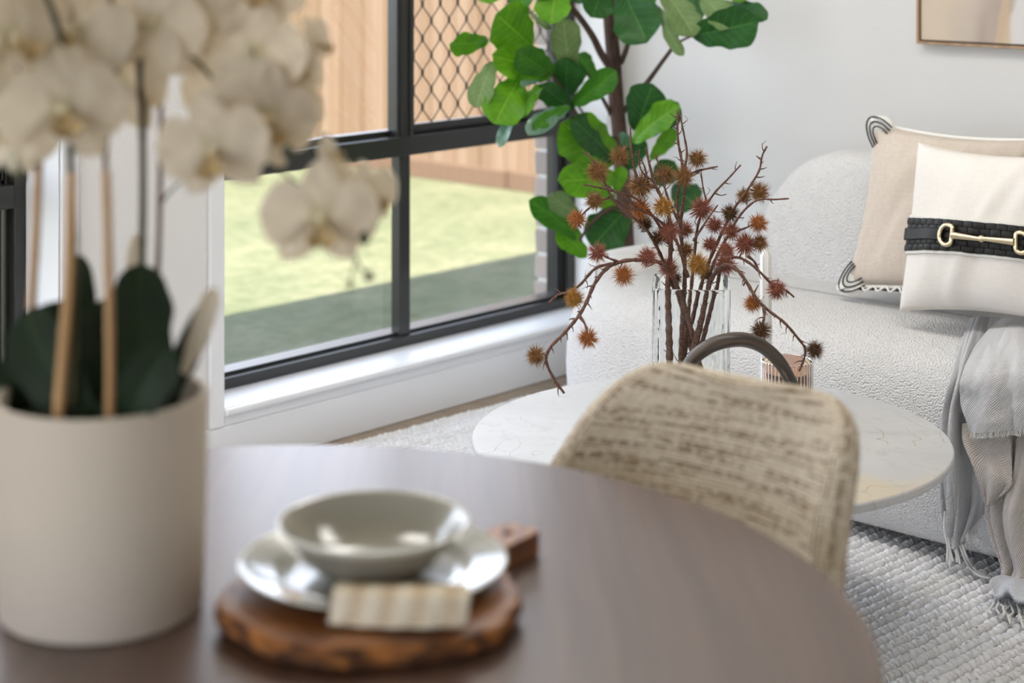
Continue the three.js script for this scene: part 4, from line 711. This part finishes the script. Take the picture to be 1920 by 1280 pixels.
  part(t, 'planter', lathe([[0, 0.0225], [0.08, 0.0225], [0.09, 0.03], [0.105, 0.28], [0.098, 0.28], [0.092, 0.25], [0, 0.25]], 48, [base.x, 0, base.z]), std({ color: lin(0.6, 0.58, 0.55) }));
}

// ---------------------------------------------------------------- dining table
const TT = 0.75, TC = at(960 - 0.26 / 1.72 * FOCAL, 0, 1.72);
{
  const walnut = tex(1024, 1024, (u, v) => { const w = u + (fbm(u, v, 3, 3, 320) - 0.5) * 0.04, g = noise(((w % 1) + 1) % 1, v, 60, 3, 321) * 0.45 + noise(((w % 1) + 1) % 1, v, 220, 8, 322) * 0.3 + fbm(u, v, 4, 3, 323) * 0.25; return mixc([68, 47, 38], [104, 78, 64], g); }, true, [0.8, 0.8]);
  const R = 0.60, [x, z] = [TC.x, TC.z], t = thing('dining_table', 'round dark walnut dining table in the foreground', 'dining table', [x, 0, z]);
  const m = phy({ map: walnut, roughness: 0.42, ior: 1.5, clearcoat: 0.6, clearcoatRoughness: 0.25 });
  const top = toCreasedNormals(lathe([[0, TT - 0.030], [R - 0.030, TT - 0.030], [R - 0.012, TT - 0.022], [R - 0.002, TT - 0.010], [R, TT - 0.005], [R - 0.001, TT - 0.002], [R - 0.004, TT], [0, TT]], 180, [x, 0, z]), 0.5);
  metric(top); const p = top.attributes.position, uv = top.attributes.uv; for (let i = 0; i < p.count; i++) { const a = p.getX(i), b = p.getZ(i); uv.setXY(i, a * CY - b * SY, a * SY + b * CY); }
  part(t, 'tabletop', top, m);
  part(t, 'pedestal', lathe([[0, 0.004], [0.27, 0.004], [0.28, 0.012], [0.27, 0.03], [0.12, 0.05], [0.075, 0.12], [0.07, 0.45], [0.09, 0.66], [0.16, TT - 0.031], [0, TT - 0.031]], 64, [x, 0, z]), m);
}
// ---------------------------------------------------------------- dining chair
{
  const c = V(2.395, 0, 2.725), th = -0.03, R = V(Math.cos(th), 0, Math.sin(th)), F = V(-Math.sin(th), 0, Math.cos(th));
  const t = thing('dining_chair', 'cream tweed upholstered shell chair pushed in at the dark dining table', 'dining chair', [c.x, 0, c.z + 0.2]);
  // height or depth stations: [height, forward, left edge, right edge, wrap]
  const ST = [[0, 0.832, 0.000, -0.110, 0.078, 0.0], [0.02, 0.830, 0.001, -0.135, 0.112, 0.004], [0.06, 0.820, 0.004, -0.160, 0.136, 0.012], [0.12, 0.798, 0.010, -0.182, 0.150, 0.024], [0.2, 0.765, 0.020, -0.203, 0.157, 0.036], [0.3, 0.708, 0.034, -0.230, 0.162, 0.05], [0.42, 0.63, 0.052, -0.262, 0.175, 0.065], [0.54, 0.55, 0.075, -0.290, 0.21, 0.075], [0.63, 0.49, 0.125, -0.280, 0.235, 0.06], [0.70, 0.462, 0.20, -0.265, 0.245, 0.045], [0.82, 0.452, 0.32, -0.250, 0.245, 0.03], [0.92, 0.456, 0.43, -0.225, 0.225, 0.02], [1, 0.448, 0.475, -0.17, 0.17, 0.005]];
  const n = 60, nu = 40, P = [];
  for (let j = 0; j <= n; j++) {
    const v = j / n, [h, f, sl, sr, w] = table(ST, v), row = [], up = sstep(0.56, 0.72, v);
    for (let i = 0; i <= nu; i++) { const u = i / nu, s = lerp(sl, sr, u), k = Math.pow(Math.abs(u * 2 - 1), 2.4) * w; row.push(c.clone().addScaledVector(R, s).addScaledVector(F, f + k * (1 - up)).setY(h + k * up)); }
    P.push(row);
  }
  const tweed = canvasTex(1024, 1024, (g, w, h) => {
    seed = 991; g.fillStyle = '#d2c4ae'; g.fillRect(0, 0, w, h);
    const dash = (x, y, a, b) => { for (const dx of [0, -w]) for (const dy of [0, -h]) g.fillRect(x + dx, y + dy, a, b); };
    for (let i = 0; i < 6000; i++) { g.fillStyle = ['rgba(222,211,190,.5)', 'rgba(176,158,130,.35)', 'rgba(232,223,206,.45)'][i % 3]; if (rnd() < 0.5) dash(rnd() * w, rnd() * h, rr(10, 46), rr(4, 8)); else dash(rnd() * w, rnd() * h, rr(4, 8), rr(10, 40)); }
    for (let i = 0; i < 150; i++) { let x = rnd() * w; const y = Math.floor(rnd() * 93) * 11, k = 2 + Math.floor(rnd() * 5); for (let q = 0; q < k; q++) { const l = rr(24, 84); g.fillStyle = ['rgba(112,86,56,.66)', 'rgba(128,102,72,.55)', 'rgba(96,74,50,.60)'][(i + q) % 3]; dash(x % w, y, l, rr(6, 9)); x += l + rr(8, 40); } }
    for (let i = 0; i < 120; i++) { g.fillStyle = 'rgba(232,222,204,.55)'; dash(Math.floor(rnd() * 93) * 11, rnd() * h, rr(6, 9), rr(30, 120)); }
  }, [2.9, 2.9]);
  const tb = tex(256, 256, (u, v) => (0.5 + 0.5 * Math.sin(u * 128 * Math.PI)) * 0.5 + (0.5 + 0.5 * Math.sin(v * 128 * Math.PI)) * 0.5, false, [2.9, 2.9]);
  part(t, 'shell', thick(P, (v, u) => lerp(0.036, 0.046, sstep(0, 0.2, v)), 5), std({ map: tweed, roughness: 1, bumpMap: tb, bumpScale: 0.002 }));
  const steel = std({ color: lin(0.02, 0.02, 0.02), roughness: 0.5 });
  part(t, 'under_frame', merge([rbox(c.x - 0.17, c.x + 0.17, 0.395, 0.425, c.z + 0.12, c.z + 0.15, 0.005), rbox(c.x - 0.17, c.x + 0.17, 0.395, 0.425, c.z + 0.36, c.z + 0.39, 0.005)]), steel);
  for (const [sx, sz] of [[-1, 0.135], [1, 0.135], [-1, 0.375], [1, 0.375]]) part(t, 'leg', tube([V(c.x + sx * 0.15, 0.415, c.z + sz), V(c.x + sx * 0.20, 0.20, c.z + sz + (sz > 0.2 ? 0.03 : -0.03)), V(c.x + sx * 0.235, 0.002, c.z + sz + (sz > 0.2 ? 0.055 : -0.055))], (u) => lerp(0.016, 0.010, u), 16, 10), steel);
}

// ---------------------------------------------------------------- place setting
const rings = (c, prof, n, mod) => prof.map(([r, y], j) => { const row = []; for (let i = 0; i <= n; i++) { const a = i / n * Math.PI * 2, k = r * (mod ? mod(a, j) : 1); row.push(V(c.x + k * Math.cos(a), c.y + y, c.z - k * Math.sin(a))); } return row; });
const PL = at(700, 0, 1.775); PL.y = TT;
{
  // round paddle board of live-edge timber with a pierced handle
  const c = at(697, 0, 1.735); c.y = TT + 0.0005; const H = 0.026;
  const t = thing('serving_board', 'round live-edge wooden paddle board under the plate', 'board', c);
  const dir = Math.atan2(-(at(985, 0, 1.93).z - c.z), at(985, 0, 1.93).x - c.x);      // the handle's heading
  const view = Math.atan2(CY, -SY);                                                    // away from the camera
  const out = (a, lo) => { const d = Math.atan2(Math.sin(a - view), Math.cos(a - view)), sq = Math.hypot(Math.cos(d) * 0.125, Math.sin(d) * 0.145); return sq * (1 + 0.022 * Math.sin(a * 5 + 1) + 0.012 * Math.sin(a * 11) + 0.008 * Math.sin(a * 19 + lo * 2)); };
  const woodM = phy({ roughness: 0.42, clearcoat: 0.3, clearcoatRoughness: 0.3, map: tex(512, 512, (u, v) => { const d = Math.hypot(u - 0.5, v - 0.42), g = 0.5 + 0.5 * Math.sin(d * 90 + fbm(u, v, 5, 3, 340) * 9), w = fbm(u, v, 6, 4, 342); return mixc(mixc([120, 70, 34], [176, 116, 62], g * 0.6 + w * 0.4), [84, 46, 24], sstep(0.56, 0.75, fbm(u, v, 4, 3, 345)) * 0.7); }, true, [3.2, 3.2]) });
  const barkM = std({ roughness: 0.9, map: tex(256, 128, (u, v) => mixc([60, 34, 18], [186, 118, 54], clamp(fbm(u, v, 12, 3, 350) * 1.6 - 0.35)), true, [8, 8]) });
  const prof = [[0.02, 0], [0.90, 0], [0.965, 0.003], [1.0, 0.010], [1.005, 0.017], [0.985, 0.0235], [0.965, H], [0.6, H], [0.02, H]];
  const P = rings(c, prof, 160, (a, j) => out(a, j));
  const slab = gridGeo(P.slice(5), true), rim = gridGeo(P.slice(0, 6), true), uv = slab.attributes.uv, p = slab.attributes.position; for (let i = 0; i < p.count; i++) uv.setXY(i, p.getX(i) - c.x + 0.5, p.getZ(i) - c.z + 0.5);
  part(t, 'slab', slab, woodM); part(t, 'bark_edge', rim, barkM, 'rough dark natural edge');
  const sh = new THREE.Shape(); sh.moveTo(0.09, -0.024); sh.lineTo(0.232, -0.022); sh.quadraticCurveTo(0.243, -0.022, 0.243, -0.012); sh.lineTo(0.243, 0.012); sh.quadraticCurveTo(0.243, 0.022, 0.232, 0.022); sh.lineTo(0.09, 0.024);
  const ho = new THREE.Path(); ho.absarc(0.214, 0, 0.0075, 0, Math.PI * 2, true); sh.holes.push(ho);
  const hg = new THREE.ExtrudeGeometry(sh, { depth: H - 0.004, bevelEnabled: true, bevelThickness: 0.002, bevelSize: 0.002, bevelSegments: 2, curveSegments: 16 }); hg.rotateX(-Math.PI / 2); hg.rotateY(dir); hg.translate(c.x, c.y + 0.002, c.z);
  part(t, 'handle', metric(hg), woodM);
}
const glaze = (c) => phy({ color: lin(...c), roughness: 0.20, clearcoat: 1, clearcoatRoughness: 0.05, ior: 1.5 });
const PY = TT + 0.027;
{
  const c = PL.clone().setY(PY), t = thing('plate', 'glossy stone grey dinner plate with a dark underside on the wooden board', 'plate', c);
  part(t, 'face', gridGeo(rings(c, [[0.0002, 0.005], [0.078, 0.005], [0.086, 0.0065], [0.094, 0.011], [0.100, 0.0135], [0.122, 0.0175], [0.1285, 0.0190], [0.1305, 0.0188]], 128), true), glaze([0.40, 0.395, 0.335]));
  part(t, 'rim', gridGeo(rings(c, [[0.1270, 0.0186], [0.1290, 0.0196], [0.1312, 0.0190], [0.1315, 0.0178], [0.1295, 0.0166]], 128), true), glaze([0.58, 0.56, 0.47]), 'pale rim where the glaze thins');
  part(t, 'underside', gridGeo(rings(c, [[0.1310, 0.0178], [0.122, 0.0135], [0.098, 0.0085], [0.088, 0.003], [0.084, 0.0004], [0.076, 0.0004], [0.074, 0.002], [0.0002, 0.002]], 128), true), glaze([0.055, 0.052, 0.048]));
}
{
  const c = PL.clone().setY(PY + 0.0056), t = thing('bowl', 'glossy stone grey cereal bowl standing on the plate', 'bowl', c);
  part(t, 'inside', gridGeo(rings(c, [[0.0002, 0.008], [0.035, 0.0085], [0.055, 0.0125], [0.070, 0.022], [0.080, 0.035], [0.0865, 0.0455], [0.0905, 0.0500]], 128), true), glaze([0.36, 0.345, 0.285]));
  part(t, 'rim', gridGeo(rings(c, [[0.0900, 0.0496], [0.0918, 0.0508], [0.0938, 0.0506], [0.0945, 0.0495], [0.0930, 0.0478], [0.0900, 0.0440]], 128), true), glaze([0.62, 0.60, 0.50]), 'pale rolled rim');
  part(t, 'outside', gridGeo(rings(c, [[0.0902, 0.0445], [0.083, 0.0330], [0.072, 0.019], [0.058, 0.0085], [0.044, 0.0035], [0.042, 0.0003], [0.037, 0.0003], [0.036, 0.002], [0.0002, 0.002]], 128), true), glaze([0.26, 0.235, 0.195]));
}
{
  // folded napkin from under the bowl over the plate's edge
  const t = thing('napkin', 'cream striped cloth napkin folded over the front of the plate', 'napkin', PL.clone().setY(PY + 0.02).add(V(SY * 0.12, 0, CY * 0.12)));
  const back = V(-SY, 0, -CY), right = V(CY, 0, -SY), P = [], prof = [[0.058, 0.0135], [0.072, 0.0165], [0.088, 0.0215], [0.104, 0.0260], [0.118, 0.0285], [0.1275, 0.0282], [0.1325, 0.0235], [0.1345, 0.016], [0.136, 0.010], [0.138, 0.0055]];
  const ROT = 0.055;
  for (let j = 0; j <= 40; j++) { const v = j / 40, q = table(prof.map((r, i) => [i / (prof.length - 1), ...r]), v), row = []; for (let i = 0; i <= 40; i++) { const u = i / 40, s = lerp(-0.058, 0.064, u), x = s + 0.004 * Math.sin(v * 3), dd = Math.max(q[0], 0) - 0.5 * s * s / 0.13 * sstep(0.2, 1, v) * 0.5; row.push(PL.clone().setY(PY + q[1] + 0.0026 * 0.5 * Math.pow(Math.abs(Math.sin(u * Math.PI * 4.5)), 0.7) * sstep(0.0, 0.3, v) * (1 - 0.5 * sstep(0.85, 1, v))).addScaledVector(right, x + 0.028).addScaledVector(back, -dd - 0.0012 * Math.sin(u * Math.PI * 9) * sstep(0.55, 0.9, v) - ROT * s)); } P.push(row); }
  const cl = tex(512, 64, (u, v) => { const s = Math.sin(u * Math.PI * 2 * 4.5); return mixc(mixc([216, 196, 166], [238, 226, 204], sstep(-0.4, 0.4, s)), [190, 168, 132], noise(u, v, 200, 30, 360) * 0.25); }, true, [1 / 0.13, 4]);
  part(t, 'cloth', thick(P, 0.0045, 2), std({ map: cl, roughness: 1, bumpMap: weaveB, bumpScale: 0.001 }));
}

// ---------------------------------------------------------------- orchids in a white pot
const PC = at(190, 0, 1.766); PC.y = TT + 0.0006;
{
  const t = thing('plant_pot', 'large round matte white ceramic pot holding the orchids', 'plant pot', PC);
  const H = 0.2105, a = 0.098, b = 0.1035, q = [[0, 0], [a - 0.006, 0], [a - 0.002, 0.0015], [a, 0.005], [lerp(a, b, 0.5), H * 0.5], [b, H - 0.004], [b - 0.001, H - 0.001], [b - 0.0035, H], [b - 0.007, H - 0.001], [b - 0.008, H - 0.004], [b - 0.010, 0.12], [0, 0.12]];
  part(t, 'pot_body', toCreasedNormals(lathe(q, 128, PC.toArray()), 0.6), std({ color: lin(0.62, 0.54, 0.445), roughness: 0.75 }));
  const P = rings(PC, [[0.0003, H - 0.022], [0.03, H - 0.020], [0.06, H - 0.022], [0.085, H - 0.026], [0.0945, H - 0.030]], 80, (an, j) => 1).map((r) => r.map((p, i) => p.setY(p.y + 0.006 * (noise(p.x * 9 % 1, p.z * 9 % 1, 20, 20, 370) - 0.5))));
  part(t, 'moss', gridGeo(P, true), std({ color: lin(0.035, 0.045, 0.022), roughness: 1, bumpMap: tex(256, 256, (u, v) => fbm(u, v, 30, 3, 371), false, [8, 8]), bumpScale: 0.01 }));
}
{
  const t = thing('orchid_plant', 'white moth orchids on bamboo stakes with dark strap leaves in the white pot', 'orchid', V(PC.x, PC.y + 0.185, PC.z));
  const strap = [[0, 0.35], [0.15, 0.62], [0.35, 0.88], [0.55, 1.0], [0.75, 1.0], [0.88, 0.82], [0.95, 0.56], [0.985, 0.32], [1, 0.06]];
  const lm = phy({ map: tex(128, 256, (u, v) => mixc(mixc([22, 36, 20], [32, 50, 26], fbm(u, v, 4, 3, 380)), [44, 66, 36], sstep(0.06, 0.0, Math.abs(u - 0.5)) * 0.6), true), roughness: 0.6, specularIntensity: 0.5, transmission: 0.04, thickness: 0 });
  for (const [bx, by, tx, ty, w, f0, f1, roll, arch, fold] of [
    [262, 790, 262, 496, 118, 1.74, 1.80, 10, 0.02, 0.25], [175, 800, 48, 585, 130, 1.72, 1.76, -25, 0.10, 0.25], [190, 790, 205, 560, 104, 1.80, 1.86, 5, 0.05, 0.25], [150, 720, 150, 478, 46, 1.84, 1.88, 30, 0.06, 0.2],
    [292, 795, 384, 570, 92, 1.76, 1.80, 58, -0.05, 0.4], [60, 775, -40, 690, 80, 1.80, 1.78, 10, 0.10, 0.25], [120, 800, 128, 562, 190, 1.80, 1.84, 10, 0.02, 0.25], [215, 800, 196, 600, 120, 1.84, 1.86, 0, 0.02, 0.2], [290, 800, 300, 610, 50, 1.82, 1.85, 20, 0.02, 0.2], [230, 800, 320, 650, 100, 1.70, 1.70, -10, 0.1, 0.25]])
    part(t, 'leaf', leafGeo(at(bx, by, f0), at(tx, ty, f1), w / FOCAL * f0, { roll, arch, fold, wave: 0.006, outline: strap, s: bx, th: 0.0022, nu: 14, nv: 22 }), lm);
  const cream_blade = phy({ color: lin(0.80, 0.72, 0.58), roughness: 0.7, transmission: 0.3, thickness: 0 });  // slim cream blades among the dark leaves
  for (const [bx, by, tx, ty, w, f0, f1] of [[344, 700, 402, 538, 40, 1.765, 1.80], [240, 520, 260, 438, 26, 1.88, 1.90]]) part(t, 'cream_blade', leafGeo(at(bx, by, f0), at(tx, ty, f1), w / FOCAL * f0, { roll: 15, arch: 0.04, fold: 0.3, wave: 0.004, outline: strap, th: 0.0016 }), cream_blade, 'slim cream blade');
  const cane = std({ roughness: 0.55, map: tex(64, 256, (u, v) => mixc([170, 128, 84], [206, 168, 120], noise(u, v, 16, 4, 390)), true, [20, 2]) });
  const stemM = phy({ color: lin(0.055, 0.050, 0.018), roughness: 0.5 }), stemB = phy({ color: lin(0.20, 0.115, 0.075), roughness: 0.5 });
  const line = (name, pts, r0, r1, m, nodes = 0) => part(t, name, tube(pts.map(([x, y, f]) => at(x, y, f)), (u) => lerp(r0, r1, u) * (1 + nodes * Math.exp(-Math.pow((u * 4 % 1 - 0.5) / 0.03, 2))), 90, 8), m);
  line('stake', [[108, 800, 1.70], [118, 660, 1.70], [128, 540, 1.70], [132, 420, 1.70], [134, 325, 1.70]], 0.0056, 0.0046, cane, 0.2);
  line('stake', [[206, 800, 1.69], [206, 640, 1.69], [203, 470, 1.69], [199, 320, 1.69]], 0.0044, 0.0040, cane, 0.2);
  line('stake', [[52, 780, 1.80], [58, 600, 1.80], [67, 440, 1.80], [73, 300, 1.80]], 0.0048, 0.0042, cane, 0.2);
  line('flower_stem', [[136, 760, 1.712], [138, 560, 1.712], [136, 400, 1.71], [132, 300, 1.71], [128, 200, 1.715], [120, 100, 1.72], [95, 10, 1.72], [60, -60, 1.71]], 0.0046, 0.0030, stemM, 0.25);
  line('flower_stem', [[208, 700, 1.80], [205, 480, 1.80], [198, 320, 1.80], [205, 180, 1.80], [215, 60, 1.80], [205, -30, 1.79]], 0.0032, 0.0024, stemB, 0.25);
  line('flower_stem', [[264, 760, 1.82], [266, 500, 1.82], [268, 350, 1.82], [266, 200, 1.82], [262, 110, 1.82], [275, 30, 1.82], [310, -40, 1.81]], 0.0044, 0.0032, stemM, 0.2);
  line('flower_stem', [[283, 760, 1.83], [296, 500, 1.84], [300, 350, 1.84], [302, 200, 1.84], [304, 120, 1.84], [325, 30, 1.83], [390, -30, 1.82], [450, 20, 1.81], [480, 120, 1.80]], 0.0034, 0.0022, stemB, 0.2);
  line('flower_stem', [[304, 120, 1.84], [345, 100, 1.83], [400, 150, 1.82], [450, 220, 1.81], [500, 290, 1.80], [545, 335, 1.79], [590, 368, 1.79], [625, 398, 1.79], [650, 435, 1.79], [662, 468, 1.79], [672, 495, 1.79], [690, 518, 1.79]], 0.0026, 0.0011, stemM, 0.2);
  line('flower_stem', [[299, 385, 1.84], [316, 362, 1.84], [340, 340, 1.84]], 0.0016, 0.0010, stemM); line('flower_stem', [[36, 172, 1.74], [58, 156, 1.74], [84, 140, 1.74]], 0.0026, 0.0022, stemM); line('flower_stem', [[214, 142, 1.76], [228, 108, 1.76], [252, 82, 1.77]], 0.0030, 0.0024, stemM);
  const petalM = phy({ map: tex(64, 128, (u, v) => mixc(mixc([236, 226, 208], [244, 236, 220], fbm(u, v, 5, 2, 400)), [222, 214, 184], sstep(0.25, 0.0, v)), true), roughness: 0.9, transmission: 0.52, thickness: 0 });
  const lipM = phy({ map: tex(64, 64, (u, v) => mixc([214, 194, 146], [196, 162, 108], fbm(u, v, 8, 2, 405)), true), roughness: 0.6, transmission: 0.2, thickness: 0 }), colM = std({ color: lin(0.72, 0.62, 0.40), roughness: 0.6 });
  // one flower facing +z, about 1 across its radius
  const blade = (L, W, ang, cup, twist, outl, s) => {
    const P = [], nu = 10, nv = 12, ca = Math.cos(ang), sa = Math.sin(ang);
    for (let j = 0; j <= nv; j++) { const v = j / nv, hw = table(outl, v)[0] * W / 2, row = []; for (let i = 0; i <= nu; i++) { const u = i / nu * 2 - 1, x = u * hw, y = 0.06 + v * L, z = cup * v * v - 0.10 * u * u * hw + 0.035 * Math.sin(u * 4 + v * 6 + s) * v + twist * u * hw * v; row.push(V(x * ca + y * sa, -x * sa + y * ca, z)); } P.push(row); }
    const th = 0.008, N = gridNormals(P), uvf = (i, j) => [i / nu, j / nv];
    return merge([gridGeo(P.map((r, j) => r.map((p, i) => p.clone().addScaledVector(N[j][i], th))), false, uvf), gridGeo(P.map((r, j) => r.map((p, i) => p.clone().addScaledVector(N[j][i], -th)).reverse()), false, (i, j) => uvf(nu - i, j))]);
  };
  const round = [[0, 0.16], [0.10, 0.42], [0.28, 0.80], [0.5, 1.0], [0.7, 0.98], [0.86, 0.74], [0.95, 0.42], [1, 0.06]], oval = [[0, 0.25], [0.2, 0.66], [0.45, 1.0], [0.7, 0.9], [0.88, 0.58], [0.96, 0.3], [1, 0.05]];
  const petal = [blade(0.92, 1.06, Math.PI / 2 - 0.12, -0.05, 0.18, round, 0), blade(0.92, 1.06, -Math.PI / 2 + 0.12, -0.05, -0.18, round, 2)], sepal = [blade(0.90, 0.62, 0, -0.12, 0, oval, 1), blade(0.90, 0.60, Math.PI * 0.79, -0.10, 0.1, oval, 3), blade(0.90, 0.60, -Math.PI * 0.79, -0.10, -0.1, oval, 4)];
  sepal.forEach((g) => g.translate(0, 0, -0.04));
  const lip = (() => { const P = []; for (let j = 0; j <= 10; j++) { const v = j / 10, row = []; for (let i = 0; i <= 10; i++) { const u = i / 5 - 1, w = [0.10, 0.24, 0.26, 0.16, 0.05][Math.min(4, Math.floor(v * 4.99))] * (1 + 0.1 * Math.sin(v * 9)); row.push(V(u * w, -0.04 - 0.34 * v, 0.10 + 0.24 * Math.sin(v * 2.6) + 0.16 * u * u)); } P.push(row); } return thick(P, 0.02, 1); })();
  const column = (() => { const g = new THREE.SphereGeometry(0.075, 12, 10); g.scale(1, 1.25, 1.4); g.translate(0, 0.01, 0.12); return g; })();
  const throat = (() => { const g = new THREE.SphereGeometry(0.09, 12, 10); g.scale(1.5, 0.7, 0.8); g.translate(0, -0.11, 0.14); return g; })();
  const flowers = [[115, 205, 128, 1.70, 8, -8, 5], [142, 62, 122, 1.77, -24, 10, -15], [288, 42, 112, 1.79, 158, 8, 12], [400, 278, 114, 1.73, -12, -22, 8], [500, 222, 112, 1.77, 22, -12, -10], [600, 408, 116, 1.75, 4, -22, 0], [694, 368, 72, 1.80, 40, -10, 20], [640, 330, 50, 1.80, 130, 10, 0], [480, 96, 108, 1.80, 160, 0, 10], [592, 82, 60, 1.84, 62, 0, 30], [20, 72, 118, 1.69, 36, 0, 20], [12, 240, 105, 1.80, -38, 8, 0], [222, 152, 112, 1.84, 150, 10, 0], [385, 55, 108, 1.85, -150, 0, 0], [432, 172, 96, 1.85, 170, 0, 0], [618, 286, 48, 1.78, 70, 10, 20], [200, 14, 112, 1.83, 24, 10, 0], [66, -42, 120, 1.76, 0, 0, 0], [472, -24, 112, 1.80, 8, 6, 0], [536, 128, 92, 1.83, 38, 18, 0], [560, 190, 70, 1.84, 140, 0, 30], [335, -50, 110, 1.80, 10, 0, 20]];
  const org = V(PC.x, PC.y + 0.185, PC.z);
  for (const [x, y, r, f, yaw, pitch, rollD] of flowers) {
    const p = at(x, y, f), fl = new THREE.Group(); fl.name = 'flower'; fl.position.copy(p).sub(org);
    const z = V(...EYE).sub(p).normalize(), up = V(0, 1, 0), X = up.clone().cross(z).normalize(), Y = z.clone().cross(X);
    fl.quaternion.setFromRotationMatrix(new THREE.Matrix4().makeBasis(X, Y, z)).multiply(new THREE.Quaternion().setFromEuler(new THREE.Euler(-pitch * Math.PI / 180, yaw * Math.PI / 180, rollD * Math.PI / 180, 'YXZ')));
    fl.scale.setScalar(r / FOCAL * f); t.add(fl);
    for (const g of petal) piece(fl, 'petal', g, petalM); for (const g of sepal) piece(fl, 'sepal', g, petalM);
    piece(fl, 'lip', lip, lipM); piece(fl, 'column', column, colM); piece(fl, 'throat', throat, lipM);
  }
  const budM = phy({ color: lin(0.050, 0.055, 0.028), roughness: 0.5 }), budC = phy({ color: lin(0.62, 0.58, 0.44), roughness: 0.6 });
  const bud = (x, y, r, f, m) => { const p = at(x, y, f), g = new THREE.SphereGeometry(r / FOCAL * f, 14, 12); g.scale(0.85, 1.15, 0.85); g.translate(p.x, p.y, p.z); part(t, 'bud', g, m); };
  bud(683, 447, 12, 1.72, budM); bud(692, 518, 10, 1.75, budM); bud(656, 534, 8, 1.79, phy({ color: lin(0.20, 0.22, 0.08), roughness: 0.5 })); bud(539, 286, 13, 1.73, budM); bud(38, 328, 12, 1.76, budM); bud(28, 300, 22, 1.76, budC); bud(66, 290, 20, 1.77, budC);
  line('flower_stem', [[650, 437, 1.79], [666, 442, 1.79], [683, 447, 1.79]], 0.0012, 0.0009, stemM); line('flower_stem', [[668, 488, 1.79], [660, 512, 1.79], [656, 534, 1.79]], 0.0011, 0.0009, stemM);
}

// ---------------------------------------------------------------- draw
scene.traverse((o) => { if (o.isMesh) o.castShadow = o.receiveShadow = true; });
renderer.render(scene, camera);
